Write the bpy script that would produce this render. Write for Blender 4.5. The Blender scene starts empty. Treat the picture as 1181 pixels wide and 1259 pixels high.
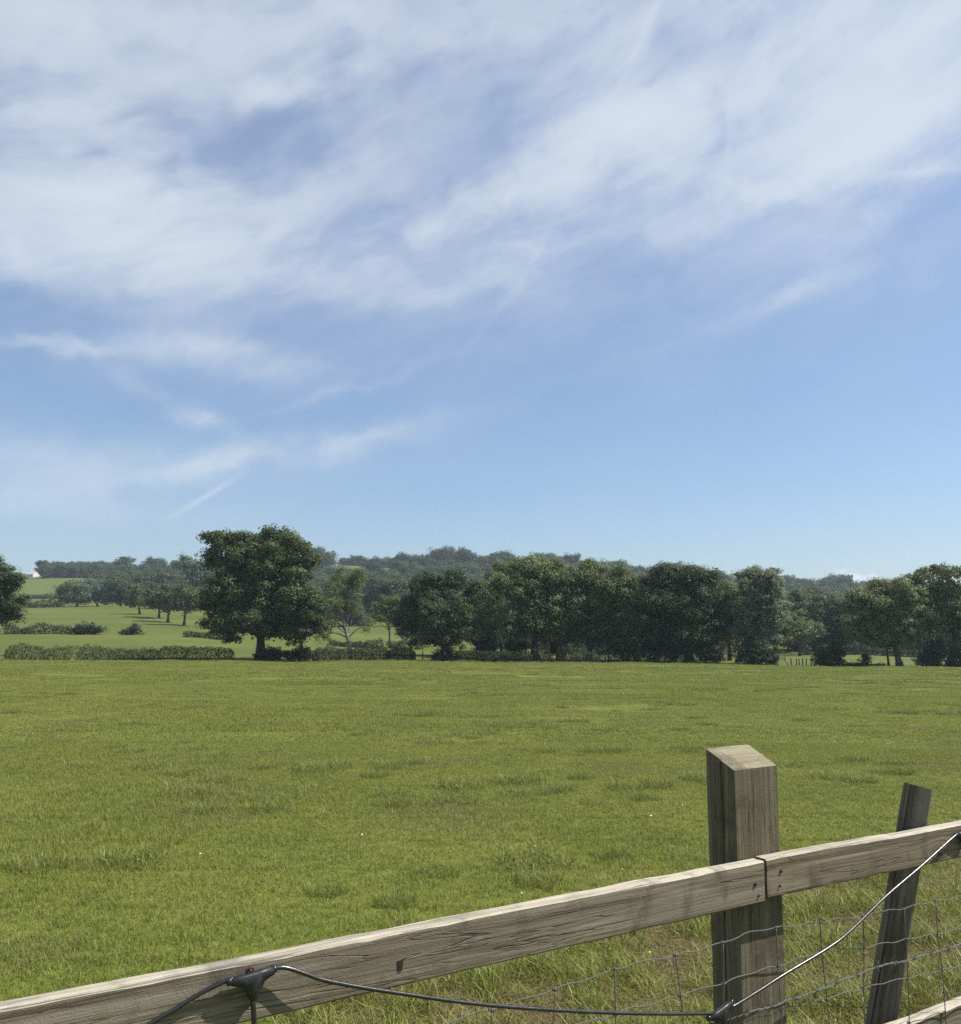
import bpy, bmesh, math, random
import numpy as np
from mathutils import Vector, Matrix

R = math.radians
rng = np.random.default_rng(7)
random.seed(7)
scene = bpy.context.scene
C = scene.collection

# ------------------------------------------------------------------ camera, sky, sun, exposure
F, PITCH, CAMZ = 1137.0, R(7.5), 1.65          # focal length in photo pixels, upward tilt, eye height
cam_d = bpy.data.cameras.new('camera'); cam = bpy.data.objects.new('camera', cam_d); C.objects.link(cam)
cam.location = (0, 0, CAMZ); cam.rotation_euler = (math.pi/2 + PITCH, 0, 0)
cam_d.sensor_fit = 'VERTICAL'; cam_d.sensor_height = 36.0; cam_d.lens = 36.0*F/1259.0
cam_d.clip_start = 0.05; cam_d.clip_end = 20000
scene.camera = cam

SUN_EL, SUN_AZ = R(52), R(86)                   # azimuth from +Y towards +X
sund = bpy.data.lights.new('sun', 'SUN'); sund.energy = 5.0; sund.angle = R(0.5); sund.color = (1.0, 0.955, 0.87)
sun = bpy.data.objects.new('sun', sund); C.objects.link(sun)
S = Vector((math.sin(SUN_AZ)*math.cos(SUN_EL), math.cos(SUN_AZ)*math.cos(SUN_EL), math.sin(SUN_EL)))
sun.rotation_euler = S.to_track_quat('Z', 'Y').to_euler()
sun.location = (60, 20, 90)

scene.view_settings.view_transform = 'Standard'
try: scene.view_settings.look = 'None'
except Exception: pass
scene.view_settings.exposure = 0.5
scene.view_settings.gamma = 1.0
scene.view_settings.use_curve_mapping = False
scene.render.engine = 'CYCLES'
scene.cycles.use_denoising = False; scene.cycles.use_adaptive_sampling = False
scene.cycles.max_bounces = 6; scene.cycles.diffuse_bounces = 3; scene.cycles.transmission_bounces = 3
scene.cycles.glossy_bounces = 2; scene.cycles.volume_bounces = 0; scene.cycles.transparent_max_bounces = 8
scene.cycles.sample_clamp_indirect = 4.0

# ------------------------------------------------------------------ node helpers
class NT:
    def __init__(s, tree): s.t = tree
    def node(s, typ, **kw):
        n = s.t.nodes.new(typ)
        for k, v in kw.items(): setattr(n, k, v)
        return n
    def put(s, sock, v):
        if hasattr(v, 'is_output'): s.t.links.new(v, sock)
        elif v is not None: sock.default_value = v
    def math(s, op, a, b=None, c=None, clamp=False):
        n = s.node('ShaderNodeMath', operation=op, use_clamp=clamp)
        for i, v in enumerate((a, b, c)): s.put(n.inputs[i], v)
        return n.outputs[0]
    def vmath(s, op, a, b=None):
        n = s.node('ShaderNodeVectorMath', operation=op)
        s.put(n.inputs[0], a); s.put(n.inputs[1], b)
        return n.outputs['Value'] if op in ('LENGTH', 'DOT_PRODUCT', 'DISTANCE') else n.outputs[0]
    def noise(s, vec, scale, detail=4, rough=.55, dist=0.0):
        n = s.node('ShaderNodeTexNoise')
        s.put(n.inputs['Vector'], vec); s.put(n.inputs['Scale'], scale); s.put(n.inputs['Detail'], detail)
        s.put(n.inputs['Roughness'], rough); s.put(n.inputs['Distortion'], dist)
        return n.outputs[0], n.outputs[1]
    def ramp(s, v, lo, hi, a=0.0, b=1.0, smooth=True):
        n = s.node('ShaderNodeMapRange', clamp=True, interpolation_type='SMOOTHSTEP' if smooth else 'LINEAR')
        s.put(n.inputs[0], v); s.put(n.inputs[1], lo); s.put(n.inputs[2], hi); s.put(n.inputs[3], a); s.put(n.inputs[4], b)
        return n.outputs[0]
    def mix(s, f, a, b, mode='MIX'):
        n = s.node('ShaderNodeMix', data_type='RGBA', blend_type=mode, clamp_factor=True)
        s.put(n.inputs[0], f)
        for sock, v in ((n.inputs[6], a), (n.inputs[7], b)):
            s.put(sock, (*v, 1.0) if isinstance(v, tuple) and len(v) == 3 else v)
        return n.outputs[2]
    def scalev(s, vec, k):
        n = s.node('ShaderNodeMapping'); s.put(n.inputs[0], vec); n.inputs[3].default_value = k
        return n.outputs[0]
    def sep(s, v):
        n = s.node('ShaderNodeSeparateXYZ'); s.put(n.inputs[0], v); return n.outputs
    def comb(s, x, y, z):
        n = s.node('ShaderNodeCombineXYZ')
        for i, v in enumerate((x, y, z)): s.put(n.inputs[i], v)
        return n.outputs[0]

# ------------------------------------------------------------------ photo pixel -> point on a given world depth
CT, ST = math.cos(PITCH), math.sin(PITCH)
def px(x, y, Y):
    xc = (x-590.5)/F; yc = (629.5-y)/F
    Yw = CT - yc*ST; Zw = ST + yc*CT
    return Vector((xc/Yw*Y, Y, CAMZ + Zw/Yw*Y))
def pxx(x, Y): return px(x, 790, Y).x
def azel(x, y):
    d = px(x, y, 1.0) - Vector((0, 0, CAMZ))
    return math.degrees(math.atan2(d.x, d.y)), math.degrees(math.atan2(d.z, math.hypot(d.x, d.y)))

# ------------------------------------------------------------------ world: Nishita sky with thin cirrus
world = bpy.data.worlds.new('World'); scene.world = world; world.use_nodes = True
def build_world():
    t = NT(world.node_tree); t.t.nodes.clear()
    out = t.node('ShaderNodeOutputWorld'); bg = t.node('ShaderNodeBackground')
    sky = t.node('ShaderNodeTexSky', sky_type='NISHITA', sun_disc=False, sun_elevation=SUN_EL, sun_rotation=SUN_AZ)
    sky.air_density = 1.0; sky.dust_density = 1.0; sky.ozone_density = 5.0; sky.altitude = 100
    STR = 0.099
    bg.inputs[1].default_value = STR
    d = t.node('ShaderNodeTexCoord').outputs['Generated']
    x, y, z = t.sep(d)
    az = t.math('MULTIPLY', t.math('ARCTAN2', x, y), 180/math.pi)
    el = t.math('MULTIPLY', t.math('ARCSINE', z), 180/math.pi)
    # streak coordinates: along the cirrus bands / across them, warped
    base = t.comb(az, el, 0.0)
    _, wc = t.noise(base, 0.07, 3, .5)
    warp = t.vmath('SCALE', t.vmath('SUBTRACT', wc, (.5, .5, .5))); warp.node.inputs[3].default_value = 4.5
    wp = t.vmath('ADD', base, warp)
    mp = t.node('ShaderNodeMapping', vector_type='POINT'); t.put(mp.inputs[0], wp); mp.inputs[2].default_value = (0, 0, R(-20)); 
    s1 = t.scalev(mp.outputs[0], (.045, .17, 1)); n1, _ = t.noise(s1, 1.0, 6, .52, .0)
    s2 = t.scalev(mp.outputs[0], (.13, .55, 1)); n2, _ = t.noise(s2, 1.0, 6, .52, .1)
    tex = t.math('ADD', t.math('MULTIPLY', n1, .70), t.math('MULTIPLY', n2, .30))
    # (x, y, half-length, half-height in photo pixels, slope deg, weight)
    blobs = [(185,262,140,66,-4,2.9),(60,320,110,30,4,1.2),(335,165,90,28,8,-.5),(300,370,130,22,0,-.5),(560,120,90,40,-10,-.45),(25,205,60,16,0,-.5),(60,385,120,14,0,-.4),(820,300,200,30,12,-.35),(95,225,80,30,10,.6),(150,35,300,45,0,.8),(470,28,130,34,-6,.7),(330,116,125,15,10,1.0),(100,140,140,22,0,.6),
             (590,255,150,26,24,1.4),(740,205,110,44,20,1.6),(800,120,120,48,10,1.1),(960,140,150,48,12,.85),(1110,130,120,50,27,.95),
             (1020,205,140,15,17,1.3),(925,232,55,10,-18,.9),(1120,213,90,7,-5,.75),(1090,25,170,40,0,.8),(800,15,240,20,0,.5),(640,130,90,24,20,.25),
             (290,442,100,22,-6,1.25),(235,505,70,10,-22,1.1),(420,480,90,6.5,18,.6),(370,552,170,15,12,1.4),(60,560,240,30,2,.9),(40,620,200,22,0,.6),
             (45,425,75,7,2,1.0),(640,330,220,30,8,.55),(985,360,110,9,16,.4),(440,350,250,34,0,.55),(430,200,60,20,30,.2),
             (600,398,55,4.5,48,.22),(660,310,50,5.5,62,.28),(790,45,60,5,56,.45),(250,612,34,3.5,34,.9),(610,590,150,22,-30,.10),(400,655,500,26,0,.12),
             (700,180,420,130,10,.08)]
    _, wf = t.noise(t.scalev(base, (.22, .3, 1)), 1.0, 5, .6)
    sw = t.vmath('SCALE', t.vmath('SUBTRACT', wf, (.5, .5, .5))); sw.node.inputs[3].default_value = 2.6
    wx, wy, _ = t.sep(t.vmath('ADD', base, sw))
    acc = None
    for bx, by, a, b, ang, wgt in blobs:
        ca, ce = azel(bx, by); k = 0.0504
        c_, s_ = math.cos(R(ang)), math.sin(R(ang))
        dx = t.math('SUBTRACT', az if b < 6 else wx, ca); dy = t.math('SUBTRACT', el if b < 6 else wy, ce)
        u = t.math('ADD', t.math('MULTIPLY', dx, c_/(a*k)), t.math('MULTIPLY', dy, s_/(a*k)))
        v = t.math('ADD', t.math('MULTIPLY', dx, -s_/(b*k)), t.math('MULTIPLY', dy, c_/(b*k)))
        q = t.math('ADD', t.math('MULTIPLY', u, u), t.math('MULTIPLY', v, v))
        g = t.math('MULTIPLY', t.math('POWER', 2.718, t.math('MULTIPLY', q, -0.8)), wgt)
        acc = g if acc is None else t.math('ADD', acc, g)
    # cloud elsewhere in the sky goes on with the same thin streaks
    inside = t.math('MULTIPLY', t.ramp(t.math('ABSOLUTE', az), 30, 45, 1, 0), t.ramp(el, 42, 55, 1, 0))
    else_ = t.math('MULTIPLY', t.math('SUBTRACT', 1.0, inside), t.ramp(el, 2, 25, 0, .5))
    acc = t.math('ADD', acc, else_)
    acc = t.math('MAXIMUM', acc, 0.0)
    con = t.ramp(tex, .34, .66, .20, 1.10, False)
    m = t.math('MULTIPLY', acc, con)
    m = t.math('SUBTRACT', 1.0, t.math('POWER', 2.718, t.math('MULTIPLY', m, -.75)))
    veil = t.math('MULTIPLY', t.ramp(tex, .30, .68, .32, .64), t.ramp(el, 9, 27, .26, 1))
    m = t.math('SUBTRACT', 1.0, t.math('MULTIPLY', t.math('SUBTRACT', 1.0, m), t.math('SUBTRACT', 1.0, veil)))
    # one small cumulus low over the wood on the right
    ca, ce = azel(1046, 716)
    dx = t.math('DIVIDE', t.math('SUBTRACT', az, ca), 1.5); dy = t.math('DIVIDE', t.math('SUBTRACT', el, ce), .85)
    n3, _ = t.noise(t.scalev(base, (1.1, 1.5, 1)), 1.0, 6, .6)
    q = t.math('SUBTRACT', 1.15, t.math('SQRT', t.math('ADD', t.math('MULTIPLY', dx, dx), t.math('MULTIPLY', dy, dy))))
    q = t.ramp(t.math('ADD', q, t.math('MULTIPLY', t.math('SUBTRACT', n3, .5), 2.2)), .1, .9, 0, .75)
    m = t.math('MINIMUM', m, .90)
    thin = t.mix(t.ramp(el, 5, 28), (.36/STR, .435/STR, .53/STR), (.352/STR, .418/STR, .545/STR))
    cl = t.mix(t.ramp(m, .25, .80), thin, (.505/STR, .558/STR, .618/STR))
    col = t.mix(m, sky.outputs[0], cl)
    col = t.mix(q, col, (.60/STR, .65/STR, .70/STR))
    t.put(bg.inputs[0], col); t.put(out.inputs[0], bg.outputs[0])
build_world()

# ------------------------------------------------------------------ mesh and object helpers
def link(name, me, mat=None, parent=None):
    o = bpy.data.objects.new(name, me); C.objects.link(o)
    if mat is not None:
        for m in (mat if isinstance(mat, (list, tuple)) else [mat]): me.materials.append(m)
    if parent is not None: o.parent = parent
    return o
def tag(o, label=None, cat=None, group=None, kind=None):
    if label: o['label'] = label
    if cat: o['category'] = cat
    if group: o['group'] = group
    if kind: o['kind'] = kind
    return o
def empty(name, loc, label, cat, group=None):
    o = bpy.data.objects.new(name, None); C.objects.link(o); o.location = loc
    o.empty_display_size = .2
    return tag(o, label, cat, group)
def mesh_np(name, V, faces, smooth=False, attr=None, midx=None):
    """faces: list of (n, k) int arrays."""
    V = np.asarray(V, dtype=np.float32)
    me = bpy.data.meshes.new(name)
    me.vertices.add(len(V)); me.vertices.foreach_set('co', V.ravel())
    loops = np.concatenate([np.asarray(f, dtype=np.int32).ravel() for f in faces])
    tot = np.concatenate([np.full(len(f), f.shape[1], dtype=np.int32) for f in faces])
    st = np.concatenate([[0], np.cumsum(tot)[:-1]]).astype(np.int32)
    me.loops.add(len(loops)); me.loops.foreach_set('vertex_index', loops)
    me.polygons.add(len(tot)); me.polygons.foreach_set('loop_start', st); me.polygons.foreach_set('loop_total', tot)
    if midx is not None: me.polygons.foreach_set('material_index', np.asarray(midx, dtype=np.int32))
    me.polygons.foreach_set('use_smooth', np.full(len(tot), smooth))
    if attr is not None:
        for k, a in attr.items():
            at = me.attributes.new(k, 'FLOAT', 'POINT'); at.data.foreach_set('value', np.asarray(a, dtype=np.float32))
    me.update(calc_edges=True); me.validate()
    return me
def tube_arrays(P, rad, sides=7, cap=True):
    P = np.asarray(P, float); n = len(P)
    rad = np.broadcast_to(np.asarray(rad, float), (n,))
    T = np.gradient(P, axis=0); T /= np.linalg.norm(T, axis=1)[:, None] + 1e-9
    ref = np.array([0, 0, 1.0]) if abs(T[0][2]) < .9 else np.array([1.0, 0, 0])
    V = []
    u = np.cross(T[0], ref); u /= np.linalg.norm(u)
    for i in range(n):
        u = u - T[i]*np.dot(u, T[i]); u /= np.linalg.norm(u) + 1e-9
        w = np.cross(T[i], u)
        a = np.arange(sides)/sides*2*math.pi
        V.append(P[i] + rad[i]*(np.cos(a)[:, None]*u + np.sin(a)[:, None]*w))
    V = np.concatenate(V)
    i = np.arange(n-1)[:, None]*sides; j = np.arange(sides)[None, :]; jn = (j+1) % sides
    Fq = np.stack([i+j, i+jn, i+sides+jn, i+sides+j], -1).reshape(-1, 4)
    tris = []
    if cap:
        b = len(V); V = np.concatenate([V, P[:1], P[-1:]])
        jj = np.arange(sides); jm = (jj+1) % sides
        tris = [np.stack([jm, jj, np.full(sides, b)], -1), np.stack([(n-1)*sides+jj, (n-1)*sides+jm, np.full(sides, b+1)], -1)]
    return V, Fq, (np.concatenate(tris) if cap else np.zeros((0, 3), int))
class Tubes:
    def __init__(s): s.V = []; s.Q = []; s.T = []; s.n = 0
    def add(s, P, rad, sides=7, cap=True):
        V, q, t = tube_arrays(P, rad, sides, cap)
        s.V.append(V); s.Q.append(q+s.n); s.T.append(t+s.n); s.n += len(V)
    def mesh(s, name):
        return mesh_np(name, np.concatenate(s.V), [np.concatenate(s.Q), np.concatenate(s.T)], True)
def smooth_path(pts, n=6):
    """Catmull-Rom through the points."""
    P = [np.asarray(p, float) for p in pts]; P = [2*P[0]-P[1]] + P + [2*P[-1]-P[-2]]
    out = []
    for i in range(1, len(P)-2):
        for k in range(n):
            t = k/n
            out.append(.5*((2*P[i]) + (-P[i-1]+P[i+1])*t + (2*P[i-1]-5*P[i]+4*P[i+1]-P[i+2])*t*t + (-P[i-1]+3*P[i]-3*P[i+1]+P[i+2])*t**3))
    out.append(P[-2]); return np.array(out)
_sw = [(rng.uniform(0, 2*math.pi), rng.uniform(0, 2*math.pi), rng.uniform(.6, 1.6)) for _ in range(14)]
def wob(x, y, wl):
    """cheap smooth noise in about -1..1 at wavelength wl"""
    s = 0
    for a, p, k in _sw: s = s + np.sin((np.cos(a)*x + np.sin(a)*y)*2*math.pi*k/wl + p)
    return s/4.2

# ------------------------------------------------------------------ materials
def new_mat(name):
    m = bpy.data.materials.new(name); m.use_nodes = True
    t = NT(m.node_tree); b = m.node_tree.nodes['Principled BSDF']
    return m, t, b
def tint_attr(t, name='tint'):
    n = t.node('ShaderNodeAttribute', attribute_name=name); return n.outputs['Fac']
def leaf_mat(name, dark, light, trans=.36, hue=None):
    dark = (dark[0]*.86, dark[1]*.95, dark[2]*1.12); light = (light[0]*.84, light[1]*.93, light[2]*1.10)
    m, t, b = new_mat(name)
    pos = t.node('ShaderNodeNewGeometry').outputs['Position']
    ti = tint_attr(t)
    n, _ = t.noise(pos, .9, 3)
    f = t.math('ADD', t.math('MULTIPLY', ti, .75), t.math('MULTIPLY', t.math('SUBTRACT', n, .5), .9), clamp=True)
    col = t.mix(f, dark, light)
    inf = t.node('ShaderNodeObjectInfo').outputs['Random']
    col = t.mix(t.math('MULTIPLY', inf, .35), col, hue or (light[0]*1.15, light[1]*.95, light[2]*.9))
    t.put(b.inputs['Base Color'], col); b.inputs['Roughness'].default_value = .55
    b.inputs['Specular IOR Level'].default_value = .35
    tr = t.node('ShaderNodeBsdfTranslucent')
    t.put(tr.inputs[0], t.mix(.35, col, (light[0]*1.6, light[1]*1.5, light[2]*.6)))
    mx = t.node('ShaderNodeMixShader'); mx.inputs[0].default_value = trans
    t.put(mx.inputs[1], b.outputs[0]); t.put(mx.inputs[2], tr.outputs[0])
    t.put(m.node_tree.nodes['Material Output'].inputs[0], mx.outputs[0])
    return m
def bark_mat(name, c1, c2):
    m, t, b = new_mat(name)
    co = t.node('ShaderNodeTexCoord').outputs['Object']
    n, _ = t.noise(t.scalev(co, (5, 5, 1.2)), 1.0, 5, .6)
    t.put(b.inputs['Base Color'], t.mix(t.ramp(n, .3, .7), c1, c2)); b.inputs['Roughness'].default_value = .9
    bp = t.node('ShaderNodeBump'); bp.inputs['Distance'].default_value = .04; t.put(bp.inputs['Height'], n); t.put(b.inputs['Normal'], bp.outputs[0])
    return m
def plain_mat(name, col, rough=.5, metal=0.0, spec=.5, bump=0.0, bscale=60, var=.0):
    m, t, b = new_mat(name)
    co = t.node('ShaderNodeTexCoord').outputs['Object']
    n, _ = t.noise(co, bscale, 5, .6)
    t.put(b.inputs['Base Color'], t.mix(t.ramp(n, .3, .7), tuple(c*(1-var) for c in col), tuple(min(1, c*(1+var)) for c in col)))
    t.put(b.inputs['Roughness'], t.ramp(n, .3, .7, max(.05, rough-.08), rough+.08))
    b.inputs['Metallic'].default_value = metal; b.inputs['Specular IOR Level'].default_value = spec
    if bump:
        bp = t.node('ShaderNodeBump'); bp.inputs['Distance'].default_value = bump; t.put(bp.inputs['Height'], n); t.put(b.inputs['Normal'], bp.outputs[0])
    return m
def dryness(t, pos):
    """worn, straw-coloured ground: the strip along the foot of the fence, and scattered patches in the field"""
    x, y, _ = t.sep(pos)
    # distance from the fence foot line
    d = t.math('ADD', t.math('MULTIPLY', t.math('SUBTRACT', x, -.67), -.5425), t.math('MULTIPLY', t.math('SUBTRACT', y, 1.37), .84))
    strip = t.ramp(t.math('ABSOLUTE', t.math('SUBTRACT', d, 1.1)), .5, 2.3, 1, 0)
    n, _ = t.noise(pos, 1.5, 5, .62)
    a = t.math('MULTIPLY', strip, t.ramp(n, .46, .64))
    n2, _ = t.noise(t.scalev(pos, (.5, .8, .5)), 1.0, 5, .65)
    return t.math('MAXIMUM', a, t.ramp(n2, .63, .73, 0, .6))
def grass_colour(t, pos):
    n1, _ = t.noise(pos, .11, 4, .6); n2, _ = t.noise(pos, .7, 4, .6); n3, _ = t.noise(pos, 5.0, 3, .6)
    c = t.mix(t.ramp(n1, .36, .64), (.160, .196, .022), (.240, .252, .042))
    c = t.mix(t.ramp(n2, .40, .68), c, (.115, .165, .016))
    c = t.mix(t.ramp(n3, .52, .75, 0, .45), c, (.29, .28, .065))
    return c
def grass_mat(name, straw=False, deep=False):
    m, t, b = new_mat(name)
    pos = t.node('ShaderNodeNewGeometry').outputs['Position']
    ti = tint_attr(t); tip = tint_attr(t, 'tip'); kind = tint_attr(t, 'dry')
    if straw: col = t.mix(ti, (.12, .088, .036), (.36, .28, .14))
    else:
        col = grass_colour(t, pos)
        if deep: col = t.mix(.7, col, (.050, .092, .012))
        col = t.mix(t.ramp(ti, 0, 1, 0, 1, False), t.mix(.45, col, (.04, .06, .006)), t.mix(.56, col, (.45, .455, .125)))
        col = t.mix(t.math('MULTIPLY', dryness(t, pos), t.ramp(kind, .1, .75)), col, (.23, .18, .07))
        col = t.mix(t.ramp(kind, .93, .97), col, (.30, .255, .12))
        col = t.mix(t.math('MULTIPLY', tip, .28), col, (.27, .28, .10))
    t.put(b.inputs['Base Color'], col); b.inputs['Roughness'].default_value = .45
    b.inputs['Specular IOR Level'].default_value = .28
    tr = t.node('ShaderNodeBsdfTranslucent'); t.put(tr.inputs[0], t.mix(.3, col, (.16, .21, .02)))
    mx = t.node('ShaderNodeMixShader'); mx.inputs[0].default_value = .33
    t.put(mx.inputs[1], b.outputs[0]); t.put(mx.inputs[2], tr.outputs[0])
    t.put(m.node_tree.nodes['Material Output'].inputs[0], mx.outputs[0])
    return m
def ground_mat():
    m, t, b = new_mat('turf')
    pos = t.node('ShaderNodeNewGeometry').outputs['Position']
    x, y, z = t.sep(pos)
    near = t.mix(.5, grass_colour(t, pos), (.045, .052, .010))
    n4, _ = t.noise(pos, 9.0, 5, .6)
    near = t.mix(t.math('MULTIPLY', dryness(t, pos), .9), near, t.mix(t.ramp(n4, .4, .62), (.055, .038, .020), (.17, .125, .06)))
    # far meadows: paler pasture with mown and grazed mottling
    m1, _ = t.noise(t.scalev(pos, (.02, .035, .02)), 1.0, 5, .6); m2, _ = t.noise(t.scalev(pos, (.25, .5, .25)), 1.0, 5, .65)
    far = t.mix(t.ramp(m1, .36, .64), (.076, .098, .015), (.112, .126, .025))
    far = t.mix(t.ramp(m2, .42, .68, 0, .75), far, (.075, .095, .016))
    far = t.mix(t.ramp(y, 380, 460), far, t.mix(t.ramp(m2, .35, .65), (.078, .100, .020), (.110, .128, .028)))
    col = t.mix(t.ramp(y, 104, 112), near, far)
    t.put(b.inputs['Base Color'], col); b.inputs['Roughness'].default_value = .9; b.inputs['Specular IOR Level'].default_value = .15
    bp = t.node('ShaderNodeBump'); bp.inputs['Distance'].default_value = .12; bp.inputs['Strength'].default_value = .8
    t.put(bp.inputs['Height'], t.math('ADD', m2, t.math('MULTIPLY', n4, .25))); t.put(b.inputs['Normal'], bp.outputs[0])
    return m
def wood_mat(name, axis, c_dark, c_mid, c_light, moss=(.12, .12, .05), moss_amt=.3, knots=(), grain=70, spots=0.0):
    """weathered softwood; grain runs along local axis 0 (x) or 2 (z)"""
    m, t, b = new_mat(name)
    co = t.node('ShaderNodeTexCoord').outputs['Object']
    x, y, z = t.sep(co)
    long_, acr, dep = (x, z, y) if axis == 0 else (z, x, y)
    # knots push the grain aside and add rings
    ring = None
    push = 0.0
    for (kx, kz, kr) in knots:
        dx = t.math('MULTIPLY', t.math('SUBTRACT', long_, kx), .55); dz = t.math('SUBTRACT', acr, kz)
        r = t.math('SQRT', t.math('ADD', t.math('MULTIPLY', dx, dx), t.math('MULTIPLY', dz, dz)))
        g = t.math('POWER', 2.718, t.math('MULTIPLY', t.math('POWER', t.math('DIVIDE', r, kr*2.2), 2.0), -1.0))
        sgn = t.math('MULTIPLY', dz, t.math('MULTIPLY', g, .9))
        push = sgn if isinstance(push, float) else t.math('ADD', push, sgn)
        rr = t.math('MULTIPLY', t.ramp(r, kr*.25, kr*.6, 1, 0), .9)
        rr = t.math('MAXIMUM', rr, t.math('MULTIPLY', t.ramp(r, kr*.8, kr*2.0, 1, 0), t.math('MULTIPLY', t.math('ADD', t.math('SINE', t.math('MULTIPLY', r, 900)), 1), .3)))
        ring = rr if ring is None else t.math('MAXIMUM', ring, rr)
    acr2 = acr if isinstance(push, float) else t.math('SUBTRACT', acr, push)
    gv = t.comb(t.math('MULTIPLY', long_, 2.2), t.math('MULTIPLY', acr2, grain), t.math('MULTIPLY', dep, grain))
    g1, _ = t.noise(gv, 1.0, 6, .62, .5)
    gv2 = t.comb(t.math('MULTIPLY', long_, 1.1), t.math('MULTIPLY', acr2, grain*.36), t.math('MULTIPLY', dep, grain*.36))
    g2, _ = t.noise(gv2, 1.0, 3, .5, 1.2)
    st, _ = t.noise(t.comb(t.math('MULTIPLY', long_, 9.0), t.math('MULTIPLY', acr, 5.0), t.math('MULTIPLY', dep, 5.0)), 1.0, 5, .6)
    fine, _ = t.noise(co, 230, 4, .65)
    col = t.mix(t.ramp(g1, .34, .66), c_dark, c_mid)
    col = t.mix(t.ramp(g2, .50, .66, 0, .7), col, c_light)
    line = t.ramp(t.math('ABSOLUTE', t.math('SUBTRACT', g2, .47)), .0, .014, 1, 0)
    col = t.mix(t.math('MULTIPLY', line, .42), col, tuple(c*.35 for c in c_dark))
    col = t.mix(t.ramp(st, .53, .68, 0, .8), col, tuple(c*.42 for c in c_mid))
    ms, _ = t.noise(co, 14, 5, .65)
    col = t.mix(t.math('MULTIPLY', t.ramp(ms, .50, .66), moss_amt), col, moss)
    col = t.mix(t.ramp(fine, .58, .74, 0, .5), col, tuple(c*.5 for c in c_dark))
    if spots:
        sp, _ = t.noise(co, 240, 3, .7)
        col = t.mix(t.ramp(sp, .57, .66, 0, spots), col, (.40, .37, .26))
    if ring is not None: col = t.mix(ring, col, tuple(c*.38 for c in c_dark))
    t.put(b.inputs['Base Color'], col); b.inputs['Roughness'].default_value = .85; b.inputs['Specular IOR Level'].default_value = .25
    h = t.math('ADD', t.math('MULTIPLY', g1, .8), t.math('SUBTRACT', t.math('MULTIPLY', fine, .35), t.math('MULTIPLY', line, .6)))
    bp = t.node('ShaderNodeBump'); bp.inputs['Distance'].default_value = .0035; bp.inputs['Strength'].default_value = .9
    t.put(bp.inputs['Height'], h); t.put(b.inputs['Normal'], bp.outputs[0])
    return m

M = dict(
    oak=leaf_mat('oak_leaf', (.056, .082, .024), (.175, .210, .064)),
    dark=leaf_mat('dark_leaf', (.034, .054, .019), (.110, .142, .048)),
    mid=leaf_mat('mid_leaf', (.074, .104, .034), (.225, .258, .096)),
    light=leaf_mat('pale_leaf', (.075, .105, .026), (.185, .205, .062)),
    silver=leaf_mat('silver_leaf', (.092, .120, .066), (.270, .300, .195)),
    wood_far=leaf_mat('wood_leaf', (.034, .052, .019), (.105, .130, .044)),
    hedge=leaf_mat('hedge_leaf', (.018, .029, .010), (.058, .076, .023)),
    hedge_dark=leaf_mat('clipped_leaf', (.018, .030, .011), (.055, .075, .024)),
    bark=bark_mat('bark', (.030, .026, .020), (.085, .075, .058)),
    pale_bark=bark_mat('pale_bark', (.10, .09, .075), (.30, .28, .24)),
    grass=grass_mat('grass_blade'), tussock=grass_mat('tussock_blade', False, True), straw=grass_mat('straw_blade', True),
    turf=ground_mat(),
    rail=wood_mat('rail_wood', 0, (.125, .100, .070), (.205, .173, .128), (.290, .252, .192), moss_amt=.22, knots=((.458, -.026, .012), (1.007, .006, .016), (.889, -.034, .012), (.21, -.012, .008))),
    rail_top=wood_mat('pale_rail_wood', 0, (.29, .255, .195), (.45, .405, .325), (.56, .515, .425), moss=(.20, .19, .11), moss_amt=.35),  # paler wood colour for the up-facing rail faces
    rail_far=wood_mat('rail_wood_brown', 0, (.115, .090, .060), (.192, .156, .110), (.275, .232, .170), moss_amt=.25, knots=((.69, -.022, .017), (1.6, .01, .013))),
    post=wood_mat('post_wood', 2, (.088, .073, .047), (.130, .109, .071), (.175, .149, .102), moss=(.115, .108, .052), moss_amt=.38, grain=150, spots=.22),
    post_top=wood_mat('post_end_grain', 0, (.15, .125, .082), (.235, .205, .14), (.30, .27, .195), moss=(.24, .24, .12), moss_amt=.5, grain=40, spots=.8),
    stake=wood_mat('stake_wood', 2, (.095, .075, .052), (.170, .138, .100), (.220, .184, .140), moss_amt=.2, grain=60),
    grey_wood=wood_mat('grey_wood', 2, (.09, .085, .075), (.17, .16, .14), (.25, .24, .21), moss_amt=.2, grain=30),
    wire=plain_mat('galvanised_wire', (.115, .115, .105), .7, .25, .4, .0004, 300, .35),
    rubber=plain_mat('black_rubber', (.014, .014, .015), .30, 0, .7, .0003, 150, .2),
    plastic=plain_mat('black_plastic', (.020, .020, .021), .40, 0, .5, .0002, 220, .2),
    rust=plain_mat('rusty_steel', (.085, .042, .024), .75, .3, .4, .0005, 300, .5),
    hole=plain_mat('nail_steel', (.045, .038, .034), .6, .6, .5, .0003, 400, .3),
    white=plain_mat('white_render', (.60, .59, .56), .8, 0, .3, .01, 3, .05),
    slate=plain_mat('pale_roof_tile', (.48, .46, .45), .55, 0, .5, .02, 4, .12),
    glass=plain_mat('window_glass', (.03, .035, .04), .1, 0, .6),
    pale_paint=plain_mat('pale_paint', (.55, .55, .47), .6, 0, .4, .002, 8, .1),
    petal=plain_mat('white_petal', (.78, .78, .74), .7), yellow=plain_mat('yellow_petal', (.72, .55, .03), .5),
)

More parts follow.
